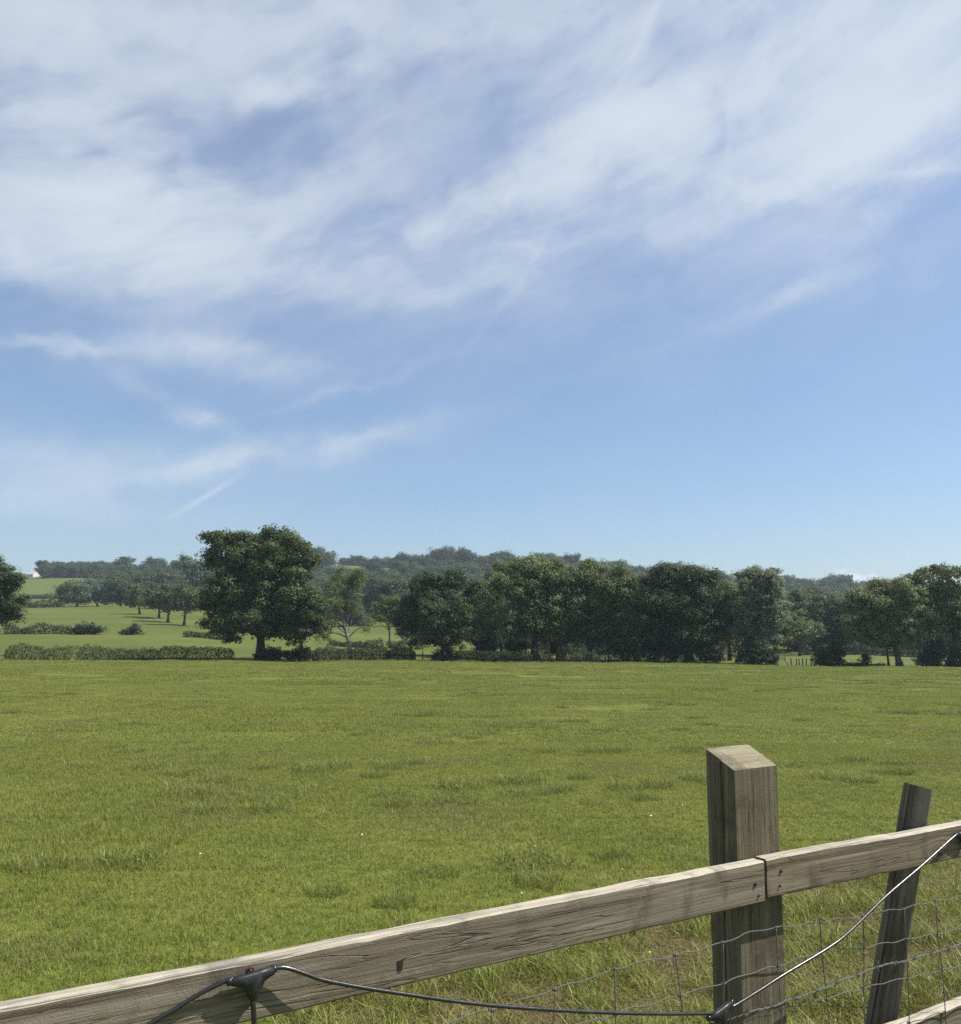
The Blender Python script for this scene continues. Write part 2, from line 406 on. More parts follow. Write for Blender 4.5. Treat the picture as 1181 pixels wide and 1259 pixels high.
# ------------------------------------------------------------------ terrain
DEPTHS = [108, 125, 165, 215, 270, 325, 450, 600, 700]
COLS = [-500, 0, 150, 300, 450, 600, 800, 1000, 1181, 1700]
GY = np.array([  # image row at which the ground of each column lies at each depth
    [810, 800, 778, 766, 753, 746, 735, 716, 707],
    [812, 801, 779, 768, 755, 747, 737, 716, 706],
    [812, 801, 780, 766, 754, 745, 735, 714, 704],
    [812, 803, 786, 770, 758, 749, 732, 709, 697],
    [813, 804, 791, 779, 770, 761, 742, 717, 696],
    [814, 807, 797, 786, 776, 765, 745, 717, 696],
    [816, 810, 803, 793, 782, 770, 750, 729, 714],
    [819, 812, 806, 797, 787, 776, 758, 741, 729],
    [823, 816, 809, 799, 790, 780, 764, 748, 737],
    [828, 820, 812, 805, 797, 790, 776, 762, 752]], float)
GZ = np.array([[px(COLS[i], GY[i, j], DEPTHS[j]).z for j in range(len(DEPTHS))] for i in range(len(COLS))])
def zg(x, y):
    x = np.asarray(x, float); y = np.asarray(y, float)
    yc = np.maximum(y, 108.0)
    col = 590.5 + F*(x/yc)*.985
    ci = np.clip(np.interp(col, COLS, np.arange(len(COLS))), 0, len(COLS)-1.0001)
    i = ci.astype(int); fi = ci-i; fi = fi*fi*(3-2*fi)
    dj = np.clip(np.interp(yc, DEPTHS, np.arange(len(DEPTHS))), 0, len(DEPTHS)-1.0001)
    j = dj.astype(int); fj = dj-j
    z = (GZ[i, j]*(1-fi) + GZ[i+1, j]*fi)*(1-fj) + (GZ[i, j+1]*(1-fi) + GZ[i+1, j+1]*fi)*fj
    near = np.clip((y-4)/104.0, 0, 1)
    z = np.where(y < 108, z*near, z)
    z = np.where(y > 700, z - (y-700)*.035 , z)
    z = np.maximum(z, -4)
    amp = np.clip((y-6)/30, 0, 1)
    z = z + amp*(.05*wob(x, y*1.3, 9) + .09*wob(x+30, y, 26)) + np.clip((y-160)/200, 0, 1)*.5*wob(x, y, 70)
    return z
def zs(x, y): return float(zg(np.array([x]), np.array([y]))[0])

us = np.sinh(np.linspace(-1, 1, 201)*2.6)/math.sinh(2.6)*2.6
ys = np.concatenate([np.arange(-45, 2, 3), np.arange(2, 116, 1.0), np.geomspace(116, 1100, 120)])
gx = us[None, :]*np.maximum(ys, 60)[:, None]; gy = np.repeat(ys[:, None], len(us), 1)
gz = zg(gx.ravel(), gy.ravel())
nu = len(us); a = np.arange(len(ys)-1)[:, None]*nu; b = np.arange(nu-1)[None, :]
q = np.stack([a+b, a+b+1, a+nu+b+1, a+nu+b], -1).reshape(-1, 4)
ground = link('ground', mesh_np('ground', np.stack([gx.ravel(), gy.ravel(), gz], -1), [q], True), M['turf'])
ground['kind'] = 'structure'

# ------------------------------------------------------------------ haze: one closed box of thin air
hz = bpy.data.meshes.new('haze'); bm = bmesh.new(); bmesh.ops.create_cube(bm, size=1.0)
x0, x1, y0, y1, z0, z1 = -2900, 2900, -60, 1110, -7.0, 84.0
for v in bm.verts: v.co = ((x0+x1)/2+v.co.x*(x1-x0), (y0+y1)/2+v.co.y*(y1-y0), (z0+z1)/2+v.co.z*(z1-z0))
bm.to_mesh(hz); bm.free()
hm = bpy.data.materials.new('air'); hm.use_nodes = True; hm.node_tree.nodes.clear()
ht = NT(hm.node_tree); pv = ht.node('ShaderNodeVolumePrincipled'); pv.inputs['Color'].default_value = (.72, .86, 1.0, 1)
pv.inputs['Density'].default_value = .00021; pv.inputs['Anisotropy'].default_value = .2
ht.put(ht.node('ShaderNodeOutputMaterial').inputs['Volume'], pv.outputs[0])
haze = link('haze', hz, hm); haze['kind'] = 'stuff'

# ------------------------------------------------------------------ foliage
def leaf_quads(P, Nrm, size, r):
    """kite-shaped sprigs of leaves at points P with normals Nrm"""
    n = len(P)
    t = r.normal(size=(n, 3)); t -= Nrm*(t*Nrm).sum(1)[:, None]; t /= np.linalg.norm(t, axis=1)[:, None]+1e-9
    w = np.cross(Nrm, t)
    s = size*r.uniform(.55, 1.35, n)[:, None] if np.isscalar(size) else size[:, None]*r.uniform(.6, 1.3, n)[:, None]
    bend = Nrm*s*r.uniform(-.35, .35, n)[:, None]
    V = np.stack([P - t*s*.6, P + w*s*.42 + bend, P + t*s*.62, P - w*s*.40 + bend*.6], 1).reshape(-1, 3)
    i = np.arange(n)*4
    return V, np.stack([i, i+1, i+2, i+3], -1)
def unit(v): return v/(np.linalg.norm(v, axis=-1, keepdims=True)+1e-9)
def crown(lobes, n_leaf, leaf, clump, r, inner=.3, droop=.0, flat=.7, mess=.45):
    """clumps of leaf sprigs over and inside a union of ellipsoid lobes: (cx,cy,cz,rx,ry,rz)"""
    L = np.array(lobes, float)
    area = (L[:, 3]*L[:, 5] + L[:, 3]*L[:, 4] + L[:, 4]*L[:, 5])
    nc = np.maximum(5, (area/(clump*clump)*1.0)).astype(int)
    cs, outs, ths = [], [], []
    for k in range(len(L)):
        d = unit(r.normal(size=(nc[k], 3)))
        rho = 1 - .42*r.random(nc[k])**1.6 + .13*r.normal(size=nc[k])
        c = L[k, :3] + d*L[k, 3:]*rho[:, None]
        inside = np.zeros(nc[k], bool)
        for m in range(len(L)):
            if m != k: inside |= (((c-L[m, :3])/L[m, 3:])**2).sum(1) < .45
        keep = ~inside | (r.random(nc[k]) < .2)
        cs.append(c[keep]); outs.append(unit(d/L[k, 3:])[keep])
    cs = np.concatenate(cs); outs = np.concatenate(outs)
    N1 = int(n_leaf*(1-inner)); which = r.integers(0, len(cs), N1)
    cr = clump*r.uniform(.6, 1.45, len(cs)); shade = r.uniform(-.34, .34, len(cs))
    d = unit(r.normal(size=(N1, 3))); d[:, 2] = np.where(r.random(N1) < .4, np.abs(d[:, 2]), d[:, 2])
    rad = r.random(N1)**.33
    P = cs[which] + d*(cr[which]*rad)[:, None]*np.array([1, 1, flat])
    P[:, 2] -= droop*clump*r.random(N1)**2
    Nn = unit(1.0*d + .6*outs[which] + np.array([0, 0, .45]) + mess*r.normal(size=(N1, 3)))
    sz = np.full(N1, leaf)
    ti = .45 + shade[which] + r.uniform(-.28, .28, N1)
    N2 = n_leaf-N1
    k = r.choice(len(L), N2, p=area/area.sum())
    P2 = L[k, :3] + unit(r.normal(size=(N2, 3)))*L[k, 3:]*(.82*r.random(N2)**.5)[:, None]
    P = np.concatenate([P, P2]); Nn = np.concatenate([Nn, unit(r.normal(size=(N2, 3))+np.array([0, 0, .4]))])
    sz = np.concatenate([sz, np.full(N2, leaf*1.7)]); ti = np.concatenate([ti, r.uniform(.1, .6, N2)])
    V, Q = leaf_quads(P, Nn, sz, r)
    return V, Q, np.repeat(np.clip(ti, 0, 1), 4), cs
def trunk_tubes(base, top, r0, targets, r, lean=0.0, n_limb=16, fork=.3, wig=.35, twig=True):
    tb = Tubes(); base = np.array(base, float); top = np.array(top, float)
    h = np.linalg.norm(top-base)
    k = np.linspace(0, 1, 8)
    P = base + (top-base)*k[:, None] + np.stack([np.sin(k*4+r.uniform(0, 6))*wig*k*.6, np.cos(k*3+r.uniform(0, 6))*wig*k*.6, 0*k], -1)
    P[0] = base - np.array([0, 0, .4])
    rad = r0*(1 - .80*k**.8); rad[0] *= 1.45
    tb.add(P, rad, 9)
    if len(targets):
        idx = r.choice(len(targets), min(n_limb, len(targets)), replace=False)
        for i in idx:
            T = targets[i]; f = fork + (1-fork)*.85*r.random()*min(1, max(.15, (T[2]-base[2])/max(h, .1)))
            f = min(f, .93); s = base + (top-base)*f; s = np.array([np.interp(f, k, P[:, m]) for m in range(3)])
            m1 = s*.55 + T*.45 + np.array([0, 0, .06*h]) + r.normal(size=3)*.04*h
            Q = smooth_path([s, m1, T], 4)
            rr = np.linspace(r0*.42*(1-.5*f), r0*.06+.01, len(Q)); tb.add(Q, rr, 6)
            if twig:
                for _ in range(2):
                    j = targets[r.integers(len(targets))]
                    if np.linalg.norm(j-T) < .35*h: tb.add(smooth_path([Q[len(Q)//2], (Q[len(Q)//2]+j)/2+np.array([0, 0, .1]), j], 3), np.linspace(r0*.16, .012, 7), 5)
    return tb
def tree(name, label, bx, Y, lobes, mat, cat='tree', group=None, bark='bark', r0=.35, leaf=.20, clump=.75, dens=1.4, seed=1,
         inner=.3, top=None, n_limb=16, fork=.3, droop=.2, wig=.35, lean_base=None, by=None):
    """lobes in photo pixels: (cx, cy, rx, ry[, depth offset in m[, depth radius factor]])"""
    r = np.random.default_rng(seed)
    x0 = pxx(bx, Y); z0 = zs(x0, Y); mpp = Y/F
    root = empty(name, (x0, Y, z0), label, cat, group)
    W = []; A = 0
    L2 = []
    for l in lobes:
        l = tuple(l) + ((0, .9)[len(l)-4:] if len(l) < 6 else ())
        big = min(l[2], l[3])
        if big >= 11:
            L2.append((l[0], l[1], l[2]*.86, l[3]*.86, l[4], l[5]))
            for _ in range(5 if big < 20 else 9):
                d = unit(r.normal(size=3)); d[2] = abs(d[2]) if r.random() < .5 else d[2]
                q = big*r.uniform(.20, .42); m_ = Y/F
                L2.append((l[0]+d[0]*l[2]*.90, l[1]-d[2]*l[3]*.90, q*1.15, q*.8, l[4]-d[1]*big*m_*.8, .95))
        else: L2.append(l)
    for l in L2:
        dy = l[4] if len(l) > 4 else 0; df = l[5] if len(l) > 5 else .9
        c = px(l[0], l[1], Y+dy); m = (Y+dy)/F
        W.append((c.x-x0, dy, c.z-z0, l[2]*m, max(l[2], l[3])*m*df, l[3]*m)); A += l[2]*l[3]*3.14
    V, Q, ti, cs = crown(W, int(A*dens), leaf, clump, r, inner, droop)
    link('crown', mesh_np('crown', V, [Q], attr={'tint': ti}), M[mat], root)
    if top is None:
        k = int(np.argmax([w[3]*w[5] for w in W])); tp = (W[k][0], W[k][1], W[k][2]+.35*W[k][5])
    else:
        c = px(top[0], top[1], Y); tp = (c.x-x0, 0, c.z-z0)
    link('trunk', trunk_tubes((0, 0, 0), tp, r0, cs, r, n_limb=n_limb, fork=fork, wig=wig).mesh('trunk'), M[bark], root)
    return root

# the row of trees along the far edge of the field
tree('oak_tree', 'dark oak cut by the left edge of the picture, above the hedges', -38, 112,
     [(-25,735,42,42),(5,722,22,26,-2),(12,745,20,20,-2),(-5,752,26,16,1),(-10,705,26,18)], 'dark', r0=.45, seed=11, dens=1.7)
tree('oak_tree', 'tallest round-headed oak at left standing in the first hedge', 321, 110,
     [(320,728,62,56),(285,690,33,30,1),(335,678,38,26,-1),(365,695,26,32,1),(275,735,28,36,-1),(362,740,30,40,-2),(318,668,46,18,2),(300,765,42,22,-2),
      (268,768,18,18,0),(345,770,34,20,1),(262,665,14,11,1),(290,660,16,9,0),(345,659,22,9,0),(283,785,10,6,-2)], 'oak', r0=.62, leaf=.22, clump=.85, seed=12, dens=1.5, n_limb=26, fork=.22)
tree('field_maple', 'small dark tree with slim trunk beside the tallest oak', 368, 107,
     [(374,756,27,26),(365,780,24,14,-1),(382,735,18,20,1),(392,765,14,18,0)], 'dark', r0=.22, leaf=.17, clump=.55, seed=13, dens=1.6, fork=.35)
tree('dying_tree', 'leaning half-bare tree with pale branches and thin yellow-green leaves', 433, 128,
     [(416,722,26,26),(434,736,15,22,1),(404,748,22,28,-1),(398,774,16,16,0),(452,768,12,10,0),(440,712,13,11,0)], 'light', bark='pale_bark', r0=.34, leaf=.16, clump=.7, seed=14, dens=1.25, inner=.12,
     top=(414,735), n_limb=24, fork=.25, droop=.1)
tree('hawthorn_tree', 'small pale green tree with flat crown right of the half-bare tree', 479, 152,
     [(477,748,21,13),(466,758,13,10,-1),(490,754,12,12,1),(480,739,12,7)], 'light', r0=.2, leaf=.24, clump=.7, seed=15, dens=1.6, fork=.4)
tree('oak_tree', 'tall dark oak rising behind the low dark tree on a stout trunk', 552, 124,
     [(545,742,48,36),(520,722,26,18,1),(560,716,28,14,-1),(585,750,22,34,0),(505,760,20,28,0),(545,780,50,18,1)], 'dark', r0=.45, leaf=.22, clump=.85, seed=16, dens=1.5)
tree('oak_tree', 'low dense dark tree on a stout trunk at the gap between clipped hedges', 544, 108,
     [(545,765,34,28),(530,745,18,16,1),(560,750,18,18,-1),(545,785,34,14,0)], 'dark', r0=.42, leaf=.19, clump=.6, seed=17, dens=1.6, fork=.3)
tree('ash_tree', 'narrow tree with thin trunk left of the big spreading oak', 617, 118,
     [(608,745,20,40,0),(612,715,16,22,1),(600,775,20,20,0)], 'oak', r0=.26, leaf=.2, clump=.7, seed=18, dens=1.5)
tree('oak_tree', 'big spreading oak with forked trunk in the middle of the row', 657, 112,
     [(655,730,52,42),(640,705,34,18,1),(675,708,32,18,-1),(690,745,28,36,0),(630,765,30,26,-1),(670,775,36,20,0),(655,694,34,10,0)], 'mid', r0=.55, leaf=.21, clump=.85, seed=19, dens=1.5, n_limb=26, fork=.2)
tree('oak_tree', 'leafy oak right of the spreading oak above a sunlit gap', 723, 113,
     [(735,735,46,42),(720,705,26,15,1),(755,722,26,26,-1),(765,755,24,30,0),(730,775,36,20,1),(722,698,18,8)], 'mid', r0=.4, leaf=.21, clump=.8, seed=20, dens=1.5, n_limb=20)
tree('oak_tree', 'broad dark flat-topped oak in the thickest part of the row', 846, 111,
     [(842,740,58,40),(815,715,32,20,1),(865,722,32,22,-1),(835,708,30,12,0),(800,755,24,34,0),(885,755,24,30,1),(845,780,55,18,0),(832,702,14,6)], 'dark', r0=.55, leaf=.21, clump=.85, seed=21, dens=1.5, n_limb=20)
tree('white_willow', 'tall silvery green tree with upright crown standing on ivy scrub', 922, 110,
     [(935,735,28,38),(920,712,16,18,1),(945,715,18,20,-1),(952,755,18,28,0),(912,760,16,26,0),(932,782,26,18,0),(928,703,9,6),(950,702,9,5)], 'silver', r0=.3, leaf=.19, clump=.6, seed=22, dens=1.5, n_limb=24, fork=.15)
tree('hawthorn_tree', 'small round dark tree behind the field, right of the silvery tree', 982, 158,
     [(985,775,24,18),(975,762,14,12,1),(998,778,14,12,-1)], 'mid', r0=.24, leaf=.25, clump=.8, seed=23, dens=1.6, fork=.35)
tree('oak_tree', 'bushy oak on a pair of thick short trunks near the right', 1105, 108,
     [(1090,758,40,34),(1065,745,26,26,1),(1110,735,28,22,-1),(1060,770,24,20,0),(1120,770,22,22,0),(1085,728,24,14,1)], 'mid', r0=.4, leaf=.2, clump=.75, seed=24, dens=1.5, n_limb=20)
tree('oak_tree', 'tall open-crowned oak at right with sky showing through its top', 1165, 109,
     [(1160,760,42,34,0),(1185,735,44,32,1),(1130,712,26,12,0),(1150,702,22,8,1),(1180,703,30,8,-1),(1115,722,16,8,0),(1140,735,20,14,0),(1205,770,34,30,0),(1165,725,24,10,0),(1210,710,24,14,0)],
     'oak', r0=.6, leaf=.19, clump=.6, seed=25, dens=1.25, inner=.12, n_limb=34, fork=.3)
tree('young_tree', 'slim sapling trunk just left of the pair of thick trunks', 1091, 109,
     [(1088,775,14,16),(1092,790,10,8)], 'mid', r0=.16, leaf=.18, clump=.5, seed=26, dens=1.6, fork=.4)

tree('ash_tree', 'feathery tree filling the dip between the spreading oak and the leafy oak', 692, 119,
     [(692,742,26,36),(684,718,16,16,1),(702,725,15,16,-1),(690,778,28,20,0)], 'oak', r0=.28, leaf=.21, clump=.75, seed=61, dens=1.5)
tree('field_maple', 'dense tree filling the dip left of the broad dark oak', 782, 118,
     [(780,752,26,36),(774,725,15,16,1),(792,735,14,18,-1),(780,785,28,18,0)], 'mid', r0=.3, leaf=.21, clump=.75, seed=62, dens=1.5)
tree('oak_tree', 'shadowy tree between the broad dark oak and the silvery tree', 896, 121,
     [(896,750,22,34),(886,728,14,14,1),(904,735,14,18,-1),(893,780,22,16,0)], 'oak', r0=.28, leaf=.21, clump=.75, seed=63, dens=1.5)
for k, (cx, cy, rx, ry, mt, lab) in enumerate([
    (598, 790, 15, 20, 'dark', 'leafy bush under the narrow thin-trunked tree'), (634, 786, 15, 20, 'oak', 'leafy bush left of the forked trunk of the spreading oak'),
    (684, 790, 17, 20, 'oak', 'leafy bush right of the forked trunk of the spreading oak'), (748, 788, 16, 22, 'dark', 'leafy bush right of the trunk of the leafy oak'),
    (772, 792, 15, 20, 'mid', 'leafy bush in the thick of the row, left of the broad dark oak'), (806, 788, 20, 24, 'dark', 'tall dark bush under the left side of the broad dark oak'),
    (830, 793, 16, 18, 'oak', 'bush just left of the trunk of the broad dark oak'), (866, 795, 14, 16, 'dark', 'bush just right of the trunk of the broad dark oak')]):
    tree('hawthorn_tree', lab, cx, 112+k % 3, [(cx, cy, rx, ry), (cx-rx*.4, cy+ry*.4, rx*.7, ry*.6, 1), (cx+rx*.4, cy+ry*.35, rx*.7, ry*.6, -1)], mt, cat='bush',
         group='bushes under the row of trees', r0=.12, leaf=.18, clump=.55, seed=70+k, dens=1.5, n_limb=6)

# trees standing behind the row and in the left meadow
for k, (bx, cx, w_, ytop, ybot, lab) in enumerate([
    (170, 169, 13, 718, 748, 'smallest and leftmost of four round trees in a row on the meadow'),
    (194, 196, 15, 717, 751, 'second from left of four round trees in a row on the meadow'),
    (205, 209, 16, 717, 754, 'third from left of four round trees in a row on the meadow'),
    (225, 229, 16, 718, 755, 'rightmost of four round trees in a row, nearest the tallest oak')]):
    Yk = (262, 245, 228, 214)[k]
    tree('meadow_tree', lab, bx, Yk, [(cx, (ytop+ybot)/2, w_*1.2, (ybot-ytop)/2-1), (cx-7, (ytop+ybot)/2+6, w_*.85, 10, 1), (cx+7, (ytop+ybot)/2+5, w_*.85, 11, -1)], 'oak',
         group='row of round trees on the left meadow', r0=.34, leaf=.42, clump=1.3, seed=30+k, dens=2.2, fork=.3, n_limb=8)
tree('oak_tree', 'wide spreading tree at the top of the left meadow beside a small field', 92, 322, [(90,722,20,10),(78,726,12,10),(104,726,14,13,2),(92,735,26,8)], 'mid', r0=.4, leaf=.5, clump=1.6, seed=35, dens=2.6)
tree('oak_tree', 'silver-grey leafy tree touching the wide spreading tree on the left meadow', 118, 320, [(118,725,16,14),(110,732,18,10),(128,735,10,8)], 'silver', r0=.4, leaf=.5, clump=1.6, seed=36, dens=2.6)
tree('oak_tree', 'dark tree at the meadow corner between silver-grey tree and round trees', 146, 318, [(146,724,17,17),(140,732,16,12),(155,730,12,13)], 'dark', r0=.4, leaf=.5, clump=1.6, seed=37, dens=2.6)
tree('oak_tree', 'grey-green tree on the slope close behind the left side of the tallest oak', 236, 300, [(238,700,18,18),(228,690,10,9),(246,712,18,22),(240,725,16,16)], 'silver', r0=.5, leaf=.45, clump=1.6, seed=38, dens=2.4)
gap = [(690, 150, 785, 22, 18, 'mid', 'shadowed tree seen through the gap right of the spreading oak'), (768, 150, 775, 26, 24, 'dark', 'dark tree filling the space behind the leafy oak'),
       (872, 150, 782, 15, 13, 'light', 'pale green bushy tree glimpsed under the broad dark oak'), (900, 172, 768, 22, 24, 'dark', 'dark tree behind the left flank of the silvery tree'),
       (1022, 172, 766, 34, 36, 'dark', 'rounded tree across the small meadow above the hedge bush'), (1050, 178, 762, 26, 34, 'dark', 'tree across the small meadow left of the bushy oak'),
       (966, 182, 760, 26, 36, 'oak', 'tall tree across the small meadow, right of the silvery tree'), (1128, 168, 782, 18, 18, 'oak', 'tree in the shadows between the bushy and the open-crowned oak'),
       (1185, 165, 780, 26, 22, 'mid', 'tree behind the thick trunk at the right edge'), (590, 160, 778, 20, 20, 'dark', 'dark tree behind the narrow thin-trunked tree'),
       (505, 175, 772, 16, 20, 'dark', 'dark tree behind the pale flat-crowned tree'), (1085, 185, 775, 24, 24, 'dark', 'dark tree in the hollow behind the bushy oak')]
for k, (cx, Yk, cy, rx, ry, mt, lab) in enumerate(gap):
    tree('hedgerow_tree', lab, cx+3, Yk, [(cx, cy-ry*.25, rx, ry*.8), (cx-rx*.45, cy+ry*.3, rx*.7, ry*.6, 1), (cx+rx*.45, cy+ry*.2, rx*.7, ry*.65, -1)], mt,
         r0=.28, leaf=.28, clump=.95, seed=50+k, dens=1.7, n_limb=8)

# ------------------------------------------------------------------ shrubs and hedges
def shrub(name, label, Y, lobes, mat='hedge', cat='shrub', leaf=.14, clump=.4, dens=3.0, seed=1, group=None):
    r = np.random.default_rng(seed); bx = lobes[0][0]; x0 = pxx(bx, Y); z0 = zs(x0, Y); W = []; A = 0
    for l in lobes:
        c = px(l[0], l[1], Y); m = Y/F; dy = l[4] if len(l) > 4 else 0
        W.append((c.x-x0, dy, c.z-z0, l[2]*m, min(l[2]*m, 1.6), l[3]*m)); A += l[2]*l[3]*3.14
    V, Q, ti, cs = crown(W, int(A*dens), leaf, clump, r, .3, .1)
    V[:, 2] = np.maximum(V[:, 2], -.25)
    root = empty(name, (x0, Y, z0), label, cat, group)
    link('foliage', mesh_np('foliage', V, [Q], attr={'tint': ti}), M[mat], root)
    tb = Tubes()
    for i in range(5):
        c = cs[r.integers(len(cs))]; tb.add(smooth_path([(c[0]*.35+r.normal()*.2, r.normal()*.2, -.3), (c[0]*.6, c[1]*.5, c[2]*.5), c], 4), np.linspace(.06, .012, 9), 5)
    link('stem', tb.mesh('stem'), M['bark'], root)['kind'] = 'stuff'
    return root
def hedge(name, label, x0p, x1p, Y0, Y1, h, w, mat, leaf=.105, dens=640, seed=1, rough=.25, group=None):
    """a length of hedge between two photo columns, on the ground, h metres high and w wide"""
    r = np.random.default_rng(seed)
    xa, xb = pxx(x0p, Y0), pxx(x1p, Y1); L = math.hypot(xb-xa, Y1-Y0); n = int(L*dens*(h+w)/3)
    s = r.random(n); ox, oy = (xa+xb)/2, (Y0+Y1)/2; oz = zs(ox, oy)
    hx = xa+(xb-xa)*s; hy = Y0+(Y1-Y0)*s
    prof = 1 + rough*(.75*wob(s*L, 3.3*seed+0*s, 6.5) + .45*wob(s*L, 9+0*s, 1.1)) + np.where(r.random(n) < .05, r.random(n)*rough*.9, 0); end = np.clip(np.minimum(s, 1-s)*L/.5, .0, 1)**.5
    gapm = (wob(s*L, 70+7.7*seed+0*s, 5.0) > -.95) | (rough < .23); s = s[gapm]; hx = hx[gapm]; hy = hy[gapm]; prof = prof[gapm]; end = end[gapm]; n = len(s)
    H = h*prof*(.6+.4*end); a = r.uniform(0, math.pi, n); rr = r.random(n)**.33
    shape = 4.0
    ca, sa = np.cos(a), np.sin(a)
    k = (np.abs(ca)**shape + np.abs(sa)**shape)**(-1/shape)
    v = ca*k*rr*w*.5*(.7+.3*end)*(1+.15*wob(s*L, 40+0*s, 2)); zz = sa*k*rr*H
    zz = np.where(r.random(n) < .35, r.random(n)*H*.9, zz)
    tx, ty = (xb-xa)/L, (Y1-Y0)/L
    X = hx - ty*v; Yy = hy + tx*v; Z = zg(hx, hy) + zz
    N = unit(np.stack([-ty*ca, tx*ca, sa], -1)*.8 + np.array([0, 0, .3]) + .7*r.normal(size=(n, 3)))
    P = np.stack([X-ox, Yy-oy, Z-oz], -1)
    V, Q = leaf_quads(P, N, leaf, r)
    ti = np.clip(.40 + .12*wob(X, Z*2, 5.2) + r.uniform(-.38, .38, n), 0, 1)
    root = empty(name, (ox, oy, oz), label, 'hedge', group)
    link('foliage', mesh_np('foliage', V, [Q], attr={'tint': np.repeat(ti, 4)}), M[mat], root)
    tb = Tubes()
    for i in range(max(3, int(L/1.2))):
        s_ = (i+.5)/max(3, int(L/1.2)); X_, Y_ = xa+(xb-xa)*s_, Y0+(Y1-Y0)*s_; zb = zs(X_, Y_)-oz
        tb.add([(X_-ox, Y_-oy, zb-.3), (X_-ox+r.normal()*.1, Y_-oy, zb+.35*h), (X_-ox+r.normal()*.2, Y_-oy, zb+.75*h)], [.06, .045, .02], 5)
    link('stem', tb.mesh('stem'), M['bark'], root)['kind'] = 'stuff'
    return root
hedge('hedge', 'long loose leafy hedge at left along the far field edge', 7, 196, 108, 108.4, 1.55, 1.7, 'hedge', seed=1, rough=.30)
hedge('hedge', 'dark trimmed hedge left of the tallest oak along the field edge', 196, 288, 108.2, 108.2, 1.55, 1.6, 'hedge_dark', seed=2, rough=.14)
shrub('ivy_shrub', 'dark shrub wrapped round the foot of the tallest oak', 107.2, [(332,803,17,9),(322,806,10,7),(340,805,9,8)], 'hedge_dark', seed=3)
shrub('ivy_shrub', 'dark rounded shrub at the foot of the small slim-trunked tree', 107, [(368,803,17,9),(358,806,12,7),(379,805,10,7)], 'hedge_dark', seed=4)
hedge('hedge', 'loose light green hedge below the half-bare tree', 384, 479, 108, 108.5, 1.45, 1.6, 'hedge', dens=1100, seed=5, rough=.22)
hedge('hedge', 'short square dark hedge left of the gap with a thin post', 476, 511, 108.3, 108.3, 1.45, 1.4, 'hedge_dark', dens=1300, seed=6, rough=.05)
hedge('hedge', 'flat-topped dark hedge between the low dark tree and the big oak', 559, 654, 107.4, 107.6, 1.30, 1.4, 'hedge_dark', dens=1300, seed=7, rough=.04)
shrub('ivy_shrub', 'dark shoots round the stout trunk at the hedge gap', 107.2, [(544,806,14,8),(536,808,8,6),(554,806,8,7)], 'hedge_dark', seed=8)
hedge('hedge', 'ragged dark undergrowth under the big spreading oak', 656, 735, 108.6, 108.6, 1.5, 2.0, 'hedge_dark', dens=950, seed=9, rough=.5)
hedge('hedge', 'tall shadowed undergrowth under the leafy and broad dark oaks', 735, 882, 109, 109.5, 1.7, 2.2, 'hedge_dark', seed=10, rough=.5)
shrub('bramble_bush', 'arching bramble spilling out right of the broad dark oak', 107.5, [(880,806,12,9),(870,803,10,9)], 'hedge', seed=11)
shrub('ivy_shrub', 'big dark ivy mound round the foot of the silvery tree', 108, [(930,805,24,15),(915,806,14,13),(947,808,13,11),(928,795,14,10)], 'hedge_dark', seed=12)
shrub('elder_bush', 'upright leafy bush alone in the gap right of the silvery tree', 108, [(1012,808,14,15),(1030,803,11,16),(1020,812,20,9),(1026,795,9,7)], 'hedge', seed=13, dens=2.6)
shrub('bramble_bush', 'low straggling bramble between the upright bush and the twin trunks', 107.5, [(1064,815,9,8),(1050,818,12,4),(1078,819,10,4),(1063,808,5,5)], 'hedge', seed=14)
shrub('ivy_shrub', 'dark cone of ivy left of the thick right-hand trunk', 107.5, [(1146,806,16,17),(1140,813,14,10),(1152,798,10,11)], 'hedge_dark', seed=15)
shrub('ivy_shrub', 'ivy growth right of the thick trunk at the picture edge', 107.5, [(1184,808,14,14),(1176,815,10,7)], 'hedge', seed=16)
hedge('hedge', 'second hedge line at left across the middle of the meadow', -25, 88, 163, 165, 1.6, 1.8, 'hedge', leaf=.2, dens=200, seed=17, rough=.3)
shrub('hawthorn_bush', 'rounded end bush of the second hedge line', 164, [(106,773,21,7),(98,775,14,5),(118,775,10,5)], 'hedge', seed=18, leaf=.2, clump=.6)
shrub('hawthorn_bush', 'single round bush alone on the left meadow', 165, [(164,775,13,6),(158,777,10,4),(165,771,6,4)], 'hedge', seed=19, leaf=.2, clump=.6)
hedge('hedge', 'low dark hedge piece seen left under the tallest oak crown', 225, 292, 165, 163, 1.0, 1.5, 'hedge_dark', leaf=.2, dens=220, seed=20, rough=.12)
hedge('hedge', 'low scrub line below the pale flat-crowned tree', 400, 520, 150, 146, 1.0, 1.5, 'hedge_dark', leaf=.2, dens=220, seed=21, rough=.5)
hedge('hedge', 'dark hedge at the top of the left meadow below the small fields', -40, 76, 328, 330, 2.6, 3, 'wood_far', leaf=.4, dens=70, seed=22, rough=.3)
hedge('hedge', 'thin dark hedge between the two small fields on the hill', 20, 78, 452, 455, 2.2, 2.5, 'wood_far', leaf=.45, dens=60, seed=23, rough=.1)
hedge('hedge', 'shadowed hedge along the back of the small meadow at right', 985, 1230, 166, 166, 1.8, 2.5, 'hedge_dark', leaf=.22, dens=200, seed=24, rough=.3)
hedge('hedge', 'shadowed hedge behind the middle oaks', 590, 900, 162, 160, 1.3, 2.2, 'hedge_dark', leaf=.22, dens=170, seed=25, rough=.4)

